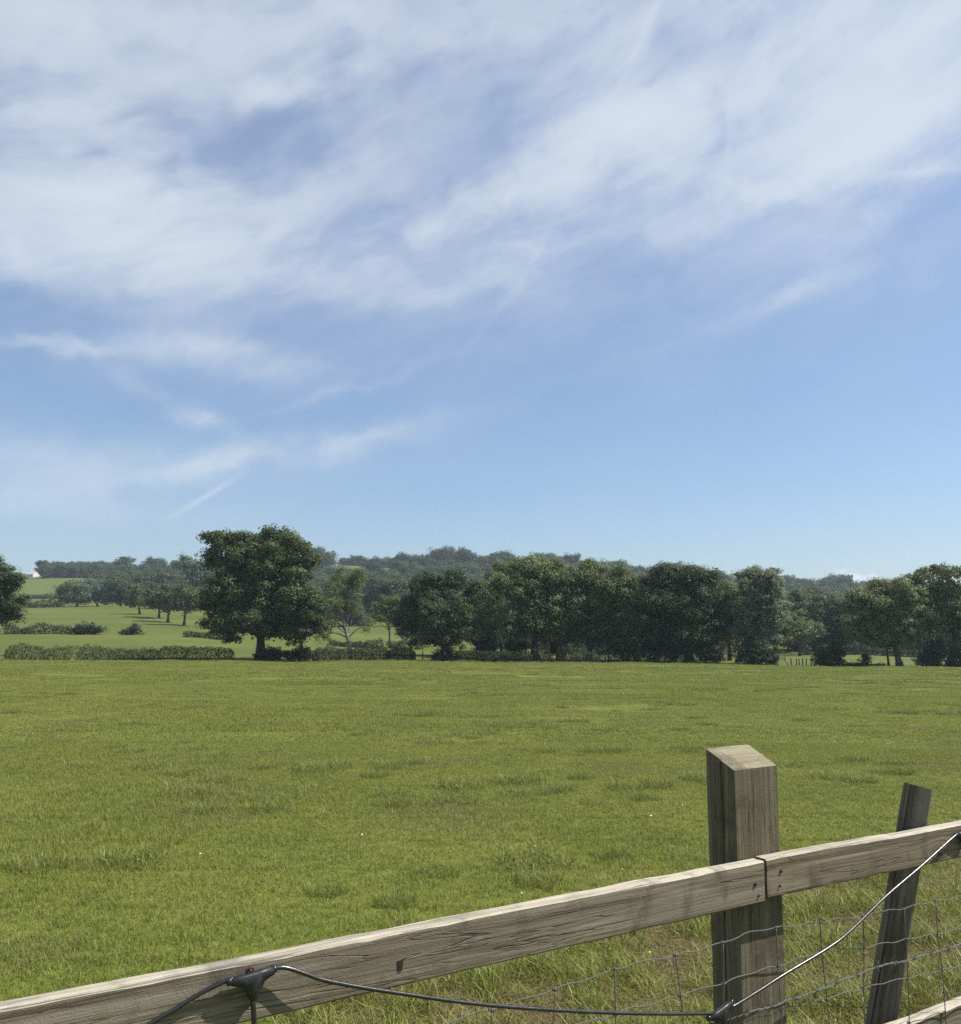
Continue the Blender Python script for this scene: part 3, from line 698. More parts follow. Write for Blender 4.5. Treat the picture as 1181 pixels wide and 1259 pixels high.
# ------------------------------------------------------------------ the hillside wood: individual trees
def far_proto(seed, kind):
    r = np.random.default_rng(seed)
    if kind == 'round': lobes = [(0, 0, 5.6, 6.2, 6, 5.0)] + [(r.uniform(-4, 4), r.uniform(-4, 4), r.uniform(4, 8.5), r.uniform(2.6, 4), r.uniform(2.6, 4), r.uniform(2, 3.2)) for _ in range(6)]
    elif kind == 'broad': lobes = [(0, 0, 4.6, 8, 7, 4)] + [(r.uniform(-6, 6), r.uniform(-4, 4), r.uniform(3, 6.5), r.uniform(3, 4.4), r.uniform(3, 4), r.uniform(2, 3)) for _ in range(7)]
    else: lobes = [(0, 0, 5.5, 4, 4, 5.2), (0, 0, 9.5, 2.6, 2.6, 3.2)] + [(r.uniform(-2.5, 2.5), r.uniform(-2.5, 2.5), r.uniform(3, 9), 2, 2, 2.2) for _ in range(4)]
    lobes += [(r.uniform(-3, 3), r.uniform(-3, 3), 2.2, 3.6, 3.6, 2.2) for _ in range(3)]
    V, Q, ti, cs = crown(lobes, 6500, .50, 1.7, r, .25, .15, .75, .25)
    V[:, 2] = np.maximum(V[:, 2], -.3)
    cm = mesh_np('crown', V, [Q], attr={'tint': ti})
    tm = trunk_tubes((0, 0, 0), (0, 0, 6), .4, cs, r, n_limb=5, twig=False).mesh('trunk')
    return cm, tm
fp = {}
for kind in ('round', 'broad', 'tall'):
    for s in range(3):
        cm, tm = far_proto(100+s+hash(kind[0]) % 1 + {'round': 0, 'broad': 10, 'tall': 20}[kind], kind)
        for mt in ('wood_far', 'oak', 'dark', 'silver'):
            c2 = cm if mt == 'wood_far' else cm.copy(); c2.materials.append(M[mt]); fp[kind, s, mt] = (c2, tm)
        tm.materials.append(M['bark'])
WOOD = {}
def far_tree(xp, Y, hgt, kind, mt, label, group, r, wide=1.0):
    cm, tm = fp[kind, int(r.integers(3)), mt]
    base = {'round': 11.3, 'broad': 9.0, 'tall': 13.0}[kind]
    x = pxx(xp, Y); k = hgt/base
    key = (group, kind)
    root = empty({'round': 'broadleaf_tree', 'broad': 'broadleaf_tree', 'tall': 'poplar_tree'}[kind] if kind != 'tall' else 'upright_tree', (x, Y, zs(x, Y)), label, 'tree', group)
    root.rotation_euler = (0, 0, r.uniform(0, 6.28)); root.scale = (k*wide*r.uniform(.9, 1.12), k*wide*r.uniform(.9, 1.12), k)
    link('crown', cm, None, root); link('trunk', tm, None, root)
COLUMN = [(395, 'behind the tallest oak'), (455, 'above the half-bare tree'), (500, 'above the pale flat-crowned tree'), (600, 'above the low dense dark tree'), (710, 'behind the big spreading oak'),
          (790, 'behind the leafy oak'), (895, 'behind the broad dark oak'), (965, 'behind the silvery tree'), (1040, 'above the upright bush'), (1140, 'behind the bushy oak'), (1e9, 'behind the open-crowned oak')]
def hill_label(x_, Y):
    col = next(c for k, c in COLUMN if x_ < k)
    if Y > 660: return 'tree on the skyline of the wooded ridge ' + col
    if Y < 300: return 'tree at the foot of the hillside wood ' + col
    return ('tree low in the hillside wood ' if Y < 400 else 'tree halfway up the hillside wood ' if Y < 540 else 'tree high in the hillside wood ') + col
r = np.random.default_rng(77)
kinds = ['round', 'broad', 'round', 'broad', 'round', 'tall']; mats = ['wood_far', 'wood_far', 'dark', 'oak', 'wood_far', 'wood_far', 'oak']
# hill wood behind the row of trees, in ranks up the slope
for j, Y in enumerate((186, 205, 235, 275, 325, 385, 445, 505, 570, 635, 698)):
    lo = {186: 560, 205: 600, 235: 590, 275: 400, 325: 395}.get(Y, 262); hi = 1235
    step = (14.0 if Y < 660 else 8.5)*F/Y
    xp = lo + r.uniform(0, step)
    while xp < hi:
        x_ = xp + r.uniform(-.25, .25)*step; Yj = Y + r.uniform(-14, 14)
        if Y < 300: Yj = Y + r.uniform(-8, 8)
        # the pasture strip on the ridge and the pale field stay open
        if not (395 < x_ < 452 and Y > 600) and not (395 < x_ < 520 and Y < 270):
            top = Y > 660
            lab = 'one of the trees along the wooded ridge on the skyline' if top else 'one of the crowded trees of the wood on the hillside behind the row'
            h_ = r.uniform(7.5, 10.5)*(1.25 if x_ > 940 else 1) if Y < 300 else ((r.uniform(6.5, 13.5) if r.random() < .8 else 15) if top else r.uniform(10, 15))
            lab = hill_label(x_, Y)
            far_tree(x_, Yj, h_, kinds[int(r.integers(6))], mats[int(r.integers(7))], lab, 'skyline trees on the wooded ridge' if top else 'trees of the hillside wood', r, 1.0 if top else 1.2)
        xp += step*r.uniform(.8, 1.25)
# ridge wood on the left skyline
for i, xp in enumerate(np.arange(52, 132, 7.0)):
    for Y in (640, 672, 705):
        far_tree(xp+r.uniform(-3, 3), Y+r.uniform(-9, 9), r.uniform(7.5, 10) - (2 if xp < 44 else 0), ['round', 'round', 'broad'][int(r.integers(3))], ['dark', 'wood_far'][int(r.integers(2))], 'one of the trees in the long wood on the left skyline', 'trees of the left skyline wood', r)
far_tree(47, 690, 11.0, 'round', 'dark', 'dark tree poking above the left end of the skyline wood by the white house', None, r, .8)
far_tree(149, 610, 15.5, 'tall', 'dark', 'pointed dark tree standing above the left skyline', None, r, 1.5)
far_tree(184, 600, 14.5, 'round', 'dark', 'dome-shaped dark tree on the left skyline', None, r, 1.0)
far_tree(212, 640, 11, 'round', 'wood_far', 'small tree on the skyline left of the tallest oak', None, r, .9)
for xp, Y in [(136,520),(160,500),(184,520),(208,505),(232,520),(150,430),(176,415),(200,420),(222,400),(128,470),(168,570),(198,580),(222,560),(140,585),(245,440),(262,380),(255,560)]:
    far_tree(xp+r.uniform(-3, 3), Y, r.uniform(10, 13), ['round', 'broad'][int(r.integers(2))], mats[int(r.integers(5))], 'one of the trees in the copse between skyline and left meadow', 'trees of the copse on the left hill', r, 1.1)
for xp, lab in ((402, 'leftmost of the small trees along the pasture strip on the ridge'), (421, 'middle one of the small trees along the pasture strip on the ridge'), (436, 'double-headed small tree along the pasture strip on the ridge')):
    far_tree(xp, 745, r.uniform(11, 14), 'round', 'dark', lab, 'trees along the ridge pasture', r)
for xp, lab in ((770, 'small round dark tree rising above the dip in the row'), (878, 'round-topped skyline tree between the broad oak and the silvery tree'), (1041, 'dark rounded skyline tree below the small cloud')):
    far_tree(xp, {770: 560, 878: 520, 1041: 690}[xp], {770: 17, 878: 17, 1041: 15}[xp], 'round', 'dark', lab, None, r, .8)

# ------------------------------------------------------------------ grass: tiles of real blades laid over the field
def blade_tile(name, size, n, h, w, r, mat, lean=.5, straw=False, clumpy=.5, nseg=2):
    """square tile of bent tapering blades, two segments each"""
    nc = max(1, n//14); cc = r.uniform(-size/2, size/2, (nc, 2))
    k = r.integers(0, nc, n); cl = r.random(n) < clumpy
    xy = np.where(cl[:, None], cc[k] + r.normal(size=(n, 2))*.022*(size**.5), r.uniform(-size/2, size/2, (n, 2)))
    hh = h*r.uniform(.45, 1.25, n)*np.where(cl, .8+.5*r.random(nc)[k], .75)
    a = r.uniform(0, 2*math.pi, n); le = lean*r.random(n)**.8*hh*1.2
    if straw: hh = hh*.4; le = h*r.uniform(.5, 1.3, n)
    if not straw:
        lay_ = r.random(n) < .38; hh = np.where(lay_, hh*.55, hh); le = np.where(lay_, h*r.uniform(.5, 1.4, n), le)
    d = np.stack([np.cos(a), np.sin(a)], -1); b = a + r.uniform(.6, 2.5, n); wv = np.stack([np.cos(b), np.sin(b)], -1)*(w*r.uniform(.6, 1.3, n)/2)[:, None]
    z0 = np.full(n, -.012)
    p0 = xy; p1 = xy + d*(le*.32)[:, None]; p2 = xy + d*le[:, None]
    z1 = hh*.6; z2 = hh*np.where(straw, .6, 1.0)
    V = np.stack([np.c_[p0-wv, z0], np.c_[p0+wv, z0], np.c_[p1-wv*.8, z1], np.c_[p1+wv*.8, z1], np.c_[p2, z2]], 1).reshape(-1, 3)
    i = np.arange(n)*5
    Q = np.stack([i, i+1, i+3, i+2], -1); T = np.stack([i+2, i+3, i+4], -1)
    ti = np.repeat(np.clip(r.normal(.5, .24, n), 0, 1), 5); dry = np.repeat(r.random(n), 5); tip = np.tile([0, 0, .45, .45, 1.0], n)
    me = mesh_np(name, V, [Q, T], attr={'tint': ti, 'dry': dry, 'tip': tip})
    me.materials.append(mat)
    return bpy.data.objects.new(name, me)
def scatter(name, label_kind, pts, rot, scl, idx, protos):
    me = bpy.data.meshes.new(name); me.vertices.add(len(pts)); me.vertices.foreach_set('co', np.asarray(pts, np.float32).ravel())
    for k, typ, v in (('rot', 'FLOAT_VECTOR', rot), ('scl', 'FLOAT_VECTOR', scl), ('idx', 'INT', idx)):
        at = me.attributes.new(k, typ, 'POINT')
        if typ == 'INT': at.data.foreach_set('value', np.asarray(v, np.int32))
        else: at.data.foreach_set('vector', np.asarray(v, np.float32).ravel())
    o = link(name, me); o['kind'] = 'stuff'
    g = bpy.data.node_groups.new(name, 'GeometryNodeTree')
    g.interface.new_socket('Geometry', in_out='INPUT', socket_type='NodeSocketGeometry'); g.interface.new_socket('Geometry', in_out='OUTPUT', socket_type='NodeSocketGeometry')
    gi = g.nodes.new('NodeGroupInput'); go = g.nodes.new('NodeGroupOutput'); ins = g.nodes.new('GeometryNodeInstanceOnPoints'); jn = g.nodes.new('GeometryNodeJoinGeometry')
    for p in protos[::-1]:
        oi = g.nodes.new('GeometryNodeObjectInfo'); oi.inputs['Object'].default_value = p
        gti = g.nodes.new('GeometryNodeGeometryToInstance'); g.links.new(oi.outputs['Geometry'], gti.inputs[0]); g.links.new(gti.outputs[0], jn.inputs[0])
    def attr(n, t):
        a = g.nodes.new('GeometryNodeInputNamedAttribute'); a.data_type = t; a.inputs[0].default_value = n
        return [s for s in a.outputs if s.enabled and s.name == 'Attribute'][0]
    g.links.new(gi.outputs[0], ins.inputs['Points']); g.links.new(jn.outputs[0], ins.inputs['Instance'])
    ins.inputs['Pick Instance'].default_value = True
    g.links.new(attr('idx', 'INT'), ins.inputs['Instance Index']); g.links.new(attr('rot', 'FLOAT_VECTOR'), ins.inputs['Rotation']); g.links.new(attr('scl', 'FLOAT_VECTOR'), ins.inputs['Scale'])
    g.links.new(ins.outputs[0], go.inputs[0])
    md = o.modifiers.new('scatter', 'NODES'); md.node_group = g
    return o
def lay(pts_xy, r, rot90=True, smin=.9, smax=1.15, hfun=None):
    x, y = pts_xy[:, 0], pts_xy[:, 1]; n = len(x); z = zg(x, y); e = .6
    gxn = (zg(x+e, y)-zg(x-e, y))/(2*e); gyn = (zg(x, y+e)-zg(x, y-e))/(2*e)
    yaw = r.integers(0, 4, n)*math.pi/2 if rot90 else r.uniform(0, 6.28, n)
    rot = np.zeros((n, 3))
    for i in range(n):
        q = Vector((-gxn[i], -gyn[i], 1)).to_track_quat('Z', 'Y').to_matrix()
        up = Vector((-gxn[i], -gyn[i], 1)).normalized()
        xa = Vector((1, 0, gxn[i])).normalized(); ya = up.cross(xa)
        m = Matrix((xa, ya, up)).transposed() @ Matrix.Rotation(yaw[i], 3, 'Z')
        rot[i] = m.to_euler()
    s = r.uniform(smin, smax, n); sz = s*(hfun(x, y) if hfun else 1)
    return np.stack([x, y, z], -1), rot, np.stack([np.ones(n), np.ones(n), sz], -1)
r = np.random.default_rng(5)
fence_d = lambda x, y: (x+.67)*-.5425 + (y-1.37)*.84
def hfun(x, y): return np.clip(1 + .20*wob(x, y, 5.5) + .18*wob(x+9, y, 17), .5, 1.6)
tA = [blade_tile('grass_tile', 1.06, 6400, .038, .0036, np.random.default_rng(200+i), M['grass'], 1.35) for i in range(6)]
tB = [blade_tile('grass_tile', 2.1, 7600, .044, .0072, np.random.default_rng(210+i), M['grass'], 1.25) for i in range(4)]
tC = [blade_tile('grass_tile', 4.2, 9000, .055, .017, np.random.default_rng(220+i), M['grass'], 1.1) for i in range(4)]
def tiles(size, y0, y1, off=0.0):
    out = []
    y = y0 + size/2
    while y < y1 + size/2 - 1e-6:
        hw = .60*(y+size) + 2.2
        n = int(hw/size)+1
        for i in range(-n, n+1): out.append((i*size+off, y))
        y += size
    return np.array(out)
a_, b_, c_ = tiles(1.0, 0.0, 16.0), tiles(2.0, 16.0, 44.0), tiles(4.0, 44.0, 108.0)
PT, RO, SC, ID = [], [], [], []
for pts, o0, n_ in ((a_, 0, 6), (b_, 6, 4), (c_, 10, 4)):
    p, ro, sc = lay(pts, r, True, .9, 1.12, hfun); PT.append(p); RO.append(ro); SC.append(sc); ID.append(o0 + r.integers(0, n_, len(pts)))
scatter('grass', None, np.concatenate(PT), np.concatenate(RO), np.concatenate(SC), np.concatenate(ID), tA+tB+tC)
# taller dark tussocks, clustered, a few where the photograph shows large ones
tt = [blade_tile('tussock', .42, 420, .14, .0055, np.random.default_rng(230+i), M['tussock'], 1.1, clumpy=.15) for i in range(4)]
tuf = []
for (xx, yy, n_, sp) in [(128,893,5,.35),(128,928,12,.6),(335,975,7,.3),(395,985,4,.4),(290,950,6,.6),(480,945,3,.4),(640,970,10,.5),(755,925,8,.6),(820,962,6,.4),(725,968,5,.4),(660,888,5,.5),
                         (570,912,4,.5),(745,1055,3,.3),(235,1110,2,.3),(270,952,5,.5),(1050,940,6,.5),(1045,965,3,.3),(600,1080,2,.2),(960,890,6,.9),(265,853,3,.5),(180,868,3,.5),(355,873,3,.5),(95,1055,2,.3)]:
    d = (px(xx, yy, 1.0)-Vector((0, 0, CAMZ))); Yk = 20.0
    for _ in range(25):
        p = Vector((0, 0, CAMZ)) + d*Yk; Yk *= 1 if abs(d.z) < 1e-6 else max(.6, min(1.6, (CAMZ-zs(p.x, p.y))/max(1e-3, CAMZ-p.z)))
        Yk = min(Yk, 104)
    p = d*Yk
    for _ in range(n_): tuf.append((p.x + r.normal()*sp*1.5, p.y + r.normal()*sp))
while len(tuf) < 950:
    y = 15 + 91*r.random()**.8; x = r.uniform(-1, 1)*(.62*y+2)
    if wob(x*1.1+5, y, 14) + .8*wob(x, y+50, 5) > .55 + .5*r.random()-.2:
        for _ in range(int(r.integers(1, 6))): tuf.append((x+r.normal()*.35, y+r.normal()*.3))
for x in np.arange(-66, 66, .55): tuf.append((x+r.normal()*.3, 106.4+r.normal()*.25 + (.4 if x > 0 else 0)))
tuf = np.array(tuf); tuf = tuf[tuf[:, 1] < 107.2]
p, ro, sc = lay(tuf, r, False, .45, 1.15); sc[:, :2] = r.uniform(.6, 1.5, len(tuf))[:, None]; nearf = np.clip((tuf[:, 1]-8)/12, .85, 1); sc *= nearf[:, None]; sc[tuf[:, 1] > 105.6] *= 1.9
scatter('tussock_grass', None, p, ro, sc, r.integers(0, 4, len(tuf)), tt)
# dead straw along the foot of the fence, with a few green tufts growing through
st_ = [blade_tile('straw_tile', .7, 420, .085, .0034, np.random.default_rng(240+i), M['straw'], 1.0, True, .5) for i in range(3)]
sp_ = []
while len(sp_) < 330:
    x = r.uniform(-.5, 5.5); y = r.uniform(1.6, 7.5); d = fence_d(x, y)
    if .0 < d < 2.6 and wob(x, y, 1.3)+.5*wob(x, y, .6) > -.15 + .25*abs(d-1.0): sp_.append((x, y))
while len(sp_) < 520:
    y = 5+22*r.random(); x = r.uniform(-1, 1)*(.6*y+1)
    if wob(x+40, y, 3.2) > .75: sp_.append((x, y))
sp_ = np.array(sp_); p, ro, sc = lay(sp_, r, False, .8, 1.3)
scatter('dead_grass', None, p, ro, sc, r.integers(0, 3, len(sp_)), st_)
gt_ = [blade_tile('green_tuft', .24, 150, .15, .0055, np.random.default_rng(250+i), M['grass'], 1.1, clumpy=.1) for i in range(3)]
gp = []
while len(gp) < 340:
    x = r.uniform(-.8, 5.5); y = r.uniform(1.6, 7.5); d = fence_d(x, y)
    if -.1 < d < 2.8: gp.append((x, y))
gp = np.array(gp); p, ro, sc = lay(gp, r, False, .5, 1.2)
scatter('long_grass', None, p, ro, sc, r.integers(0, 3, len(gp)), gt_)
# daisies and buttercups dotted through the sward
V, Fq, mi = [], [], []
for k in range(26):
    y = 4.5 + 24*r.random()**1.4; x = r.uniform(-1, 1)*(.58*y); z = zs(x, y)+r.uniform(.055, .085)
    nn = Vector((r.normal()*.3, r.normal()*.3-.2, 1)).normalized(); a_x = nn.orthogonal(); b_x = nn.cross(a_x); rad = r.uniform(.0035, .0065); b0 = len(V)
    V.append((x, y, z+.002))
    for q_ in range(6):
        v = a_x*math.cos(q_*math.pi/3)*rad + b_x*math.sin(q_*math.pi/3)*rad; V.append((x+v.x, y+v.y, z+v.z))
    for q_ in range(6): Fq.append((b0, b0+1+q_, b0+1+(q_+1) % 6)); mi.append(0 if k % 5 else 1)
fl = link('meadow_flowers', mesh_np('meadow_flowers', V, [np.array(Fq)], midx=mi), [M['petal'], M['yellow']]); fl['kind'] = 'stuff'

# ------------------------------------------------------------------ the fence in front
A0 = Vector((-.670, 1.370, 0)); FR = Vector((.84005, .54251, 0)); FN = Vector((.54251, -.84005, 0))   # along the rail; outwards to the viewer
def fp_(s, z, off=0.0): return A0 + FR*s + FN*off + Vector((0, 0, z))
FM = Matrix(((FR.x, -FN.x, 0), (FR.y, -FN.y, 0), (0, 0, 1)))      # local x along, local y away from viewer, local z up
fence = empty('wooden_fence', fp_(1.605, 0, -.08), 'weathered post-and-rail fence running across the lower right foreground', 'fence')
fence.rotation_euler = FM.to_euler()
bpy.context.view_layer.update()
def loc(s, y, z): return Vector((s-1.605, y-.08, z))          # fence-local from (s along, y behind rail face, z)
def rail_mesh(name, L, H, T, r, mats_top=True, n=110, wear=.0009, cut=()):
    """a sawn rail with worn arrises; local x along, y depth, z height, centred in z"""
    h, t_, c = H/2, T/2, .0035
    sec = [(-t_+c, -h), (t_-c, -h), (t_, -h+c), (t_, 0), (t_, h-c), (t_-c, h), (0, h), (-t_+c, h), (-t_, h-c), (-t_, h*.5), (-t_, 0), (-t_, -h*.5), (-t_, -h+c)]
    m = len(sec); xs = np.linspace(0, L, n); V = []
    for i, x in enumerate(xs):
        e1 = wear*(wob(np.array(x), np.array(H), .18)+.6*wob(np.array(x), np.array(L), .045)); e2 = wear*(wob(np.array(x+5), np.array(H), .22)+.5*wob(np.array(x), np.array(L+3), .05))
        bow = .0012*wob(np.array(x), np.array(2.0), .8)
        for k, (y, z) in enumerate(sec):
            dz = bow; dy = 0.0
            if k in (7, 8): dz += min(0, float(e1))*1.2; dy += max(0, float(e1))*.8 if k == 8 else 0
            if k in (5, 6): dz += float(e2)*.7
            if k in (12, 0): dz += max(0, float(e2))*1.1
            ex = 0
            if i in (0, n-1): ex = (.0018 if i == 0 else -.0018)*r.random()
            V.append((x+ex, y+dy, z+dz))
    i = np.arange(n-1)[:, None]*m; j = np.arange(m)[None, :]; jn = (j+1) % m
    Q = np.stack([i+j, i+jn, i+m+jn, i+m+j], -1).reshape(-1, 4)
    # seen from outside
    Q = Q[:, ::-1]
    mi = np.zeros(len(Q), int); jj = np.tile(np.arange(m), n-1)
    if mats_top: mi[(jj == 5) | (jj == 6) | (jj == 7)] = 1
    cap = [np.arange(m)[None, :], (np.arange(m)[::-1]+(n-1)*m)[None, :]]
    mi = np.concatenate([mi, [0, 0]])
    me = mesh_np(name, V, [Q]+cap, midx=mi)
    bm = bmesh.new(); bm.from_mesh(me); bmesh.ops.recalc_face_normals(bm, faces=bm.faces); bm.to_mesh(me); bm.free()
    return me
RT = .036
def rail(s0, s1, ztop, H, mat, yoff, seed, tilt=0.0, top=True):
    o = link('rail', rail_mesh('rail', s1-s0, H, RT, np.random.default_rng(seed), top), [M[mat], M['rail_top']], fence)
    p = loc(s0, RT/2+yoff, ztop-H/2); o.location = p; o.rotation_euler = (0, -tilt, 0)
    return o
r1 = rail(-1.75, 1.5795, 1.129, .091, 'rail', 0, 1)
# knots are placed in the rail's own coordinates
r2 = rail(1.5825, 4.35, 1.1325, .088, 'rail_far', -.003, 2, -.0095)
r3 = rail(-1.75, 1.60, .664, .090, 'rail', .0, 3); r4 = rail(1.606, 4.35, .664, .090, 'rail_far', .0, 4)
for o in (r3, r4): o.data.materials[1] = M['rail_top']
def nail(parent, x, z, rad=.0045, rustm='hole', y=-RT/2):
    bm = bmesh.new(); bmesh.ops.create_cone(bm, cap_ends=True, segments=10, radius1=rad, radius2=rad*.8, depth=.006)
    for v in bm.verts: v.co = (v.co.x, v.co.z*-1, v.co.y)
    bmesh.ops.recalc_face_normals(bm, faces=bm.faces)
    me = bpy.data.meshes.new('nail'); bm.to_mesh(me); bm.free()
    o = link('nail', me, M[rustm], parent); o.location = (x, y-.0005, z); return o
nail(r1, 1.545+1.75, -.002); nail(r1, 1.555+1.75, -.028, .003, 'rust')
nail(r2, .048, .012, .0045, 'rust'); nail(r2, .042, -.02, .003)
# dark notch knocked into the left rail, with its splintered lip
bm = bmesh.new(); bmesh.ops.create_cube(bm, size=1)
for v in bm.verts: v.co = (v.co.x*.011*(1 if v.co.z > 0 else .6), v.co.y*.003, v.co.z*.017)
me = bpy.data.meshes.new('notch'); bm.to_mesh(me); bm.free(); nt_ = link('notch', me, M['hole'], r1); nt_.location = (.63+1.75, -RT/2-.0003, -.010)
# the post: 150 x 88 mm with a sloping sawn top and a deep shake down its left face
def post_mesh():
    W, D = .152, .088; y0, y1 = RT+.001, RT+.001+D
    s0, s1 = 1.529, 1.529+W
    sec = [(s0, y0+.002), (s0+.002, y0), (s0+W*.33, y0-.0004), (s0+W*.66, y0), (s1-.002, y0), (s1, y0+.002), (s1, (y0+y1)/2), (s1, y1-.002), (s1-.002, y1), (s0+W*.5, y1), (s0+.002, y1), (s0, y1-.002),
           (s0, y0+D*.62), (s0+.002, y0+D*.53), (s0+.020, y0+D*.505), (s0+.0015, y0+D*.49), (s0, y0+D*.42), (s0, y0+D*.2)]
    m = len(sec); zs_ = np.concatenate([np.linspace(-.5, 0, 6)[:-1], np.linspace(0, 1.30, 60), [None]]) if False else list(np.linspace(-.5, 0, 5)[:-1])+list(np.linspace(0, 1.28, 56))+['top']
    V = []
    for z in zs_:
        for k, (s, y) in enumerate(sec):
            zz = 1.332 + (y-y0)*.47 + .0006*math.sin(k*2.3) if z == 'top' else float(z)
            zq = zz
            crack = .0035*float(wob(np.array(zq), np.array(1.0), .5)) if 12 <= k <= 16 else 0
            dx = .0010*float(wob(np.array(zq), np.array(k*.7), .3)) - (.012 if (k == 14 and zq < .35) else 0)*0
            p = loc(s+dx, y+crack, zz); V.append((p.x+.006*(zz-1.1)*0, p.y, p.z))
    n = len(zs_)
    i = np.arange(n-1)[:, None]*m; j = np.arange(m)[None, :]; jn = (j+1) % m
    Q = np.stack([i+j, i+jn, i+m+jn, i+m+j], -1).reshape(-1, 4)
    cap = [np.arange(m)[None, ::-1], (np.arange(m)+(n-1)*m)[None, :]]
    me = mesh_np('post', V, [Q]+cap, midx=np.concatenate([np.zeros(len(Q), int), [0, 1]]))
    bm = bmesh.new(); bm.from_mesh(me); bmesh.ops.recalc_face_normals(bm, faces=bm.faces); bm.to_mesh(me); bm.free()
    return me
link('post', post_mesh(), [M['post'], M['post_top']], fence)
for ds in (-2.9, 2.55):       # the neighbouring posts, outside the frame
    o = link('post', bpy.data.meshes['post'], None, fence); o.location = (ds, 0, -.05)

# leaning stake behind the fence
def stake_mesh():
    w, d = .074, .05; H = 1.36
    sec = [(-w/2, -d/2+.003), (-w/2+.003, -d/2), (-w*.33, -d/2), (-w*.29, -d/2+.004), (-w*.25, -d/2), (w*.1, -d/2-.001), (w/2-.003, -d/2), (w/2, -d/2+.003), (w/2, d/2), (0, d/2+.004), (-w/2, d/2)]
    m = len(sec); zz = np.linspace(-.4, H, 40); V = []
    for q_, z in enumerate(zz):
        for k, (x, y) in enumerate(sec):
            zt = z - (x+w/2)*.02*(q_ == len(zz)-1)
            V.append((x + .0016*float(wob(np.array(z), np.array(k*1.1), .35)), y + .0012*float(wob(np.array(z), np.array(k*.9+7), .3)), zt))
    n = len(zz); i = np.arange(n-1)[:, None]*m; j = np.arange(m)[None, :]; jn = (j+1) % m
    Q = np.stack([i+j, i+jn, i+m+jn, i+m+j], -1).reshape(-1, 4)
    me = mesh_np('stake', V, [Q, np.arange(m)[None, ::-1], (np.arange(m)+(n-1)*m)[None, :]], midx=np.concatenate([np.zeros(len(Q), int), [0, 1]]))
    bm = bmesh.new(); bm.from_mesh(me); bmesh.ops.recalc_face_normals(bm, faces=bm.faces); bm.to_mesh(me); bm.free()
    return me
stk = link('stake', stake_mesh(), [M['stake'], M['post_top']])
top_p = px(1129, 964, 2.70); low_p = px(1082.5, 1259, 2.60)
zax = (top_p-low_p).normalized(); wax = Vector((.93, -.367, 0)); wax = (wax - zax*wax.dot(zax)).normalized(); yax = zax.cross(wax)
mt_ = Matrix((wax, yax, zax)).transposed().to_4x4(); base_p = top_p - zax*1.368; mt_.translation = base_p; stk.matrix_world = mt_
tag(stk, 'dark square stake leaning to the right behind the right-hand rail', 'stake')

# ------------------------------------------------------------------ stock netting and barbed wire
def wire_path(sz, off, r, ext=None, crimp=.0022):
    P = sz[:]
    out = []
    for k in range(len(P)-1):
        (a0, z0_), (a1, z1_) = P[k], P[k+1]; n_ = max(2, int((a1-a0)/.02))
        for q_ in range(n_):
            f = q_/n_; out.append((a0+(a1-a0)*f, z0_+(z1_-z0_)*f))
    out.append(P[-1]); out = np.array(out)
    z = np.convolve(np.pad(out[:, 1], 2, mode='edge'), np.ones(5)/5, 'valid')
    z = z + crimp*np.sin(out[:, 0]*2*math.pi/.105+r.uniform(0, 6)) + r.normal(size=len(z))*.0006
    return [tuple(fp_(s, zz, off+.0015*math.sin(s*37))) for s, zz in zip(out[:, 0], z)]
w1 = [(-1.2, .955), (-.3, .957), (.4, .958), (.741, .961), (.816, .963), (.96, .969), (1.117, .977), (1.192, .982), (1.289, .972), (1.387, .977), (1.437, .975), (1.541, .985), (1.623, .976), (1.757, .967), (1.923, .954), (2.094, .947), (2.237, .943), (2.356, .936), (2.8, .93), (3.8, .94)]
w2 = [(-1.2, .88), (-.3, .885), (.5, .889), (.925, .891), (1.042, .894), (1.183, .894), (1.286, .893), (1.383, .894), (1.454, .892), (1.536, .899), (1.618, .893), (1.761, .902), (1.936, .88), (2.086, .87), (2.166, .865), (2.232, .86), (2.347, .855), (2.8, .85), (3.8, .86)]
w4 = [(-1.2, .785), (0, .79), (.8, .795), (1.325, .804), (1.48, .799), (1.623, .798), (1.777, .792), (1.944, .785), (2.02, .784), (2.096, .775), (2.259, .767), (2.335, .761), (2.8, .755), (3.8, .76)]
w5 = [(-1.2, .675), (0, .68), (1.2, .682), (2.03, .672), (2.134, .666), (2.247, .664), (2.323, .659), (2.8, .655), (3.8, .66)]
low = [[(-1.2, z_), (1.0, z_+.01), (2.2, z_-.005), (3.8, z_)] for z_ in (.52, .36, .19, .05)]
NOFF = .0045
net = empty('wire_netting', fp_(1.0, 0, NOFF), 'galvanised square-mesh stock netting hung under the top rails', 'fence netting')
net_inv = Matrix.Translation(-Vector(net.location))
def net_part(name, tb):
    me = tb.mesh(name); me.transform(net_inv); return link(name, me, M['wire'], net)
r = np.random.default_rng(9)
lines = []
for k, W in enumerate([w1, w2, w4, w5]+low):
    P = wire_path(W, NOFF, r); lines.append(P); tb = Tubes(); tb.add(P, .0012, 6); net_part('line_wire', tb)
stays = [.816-.155*k for k in range(11, 0, -1)] + [.816, .96, 1.117, 1.289, 1.43, 1.60, 1.757, 1.923, 2.094, 2.237, 2.39, 2.54, 2.69, 2.84, 2.99, 3.14, 3.29, 3.44, 3.6]
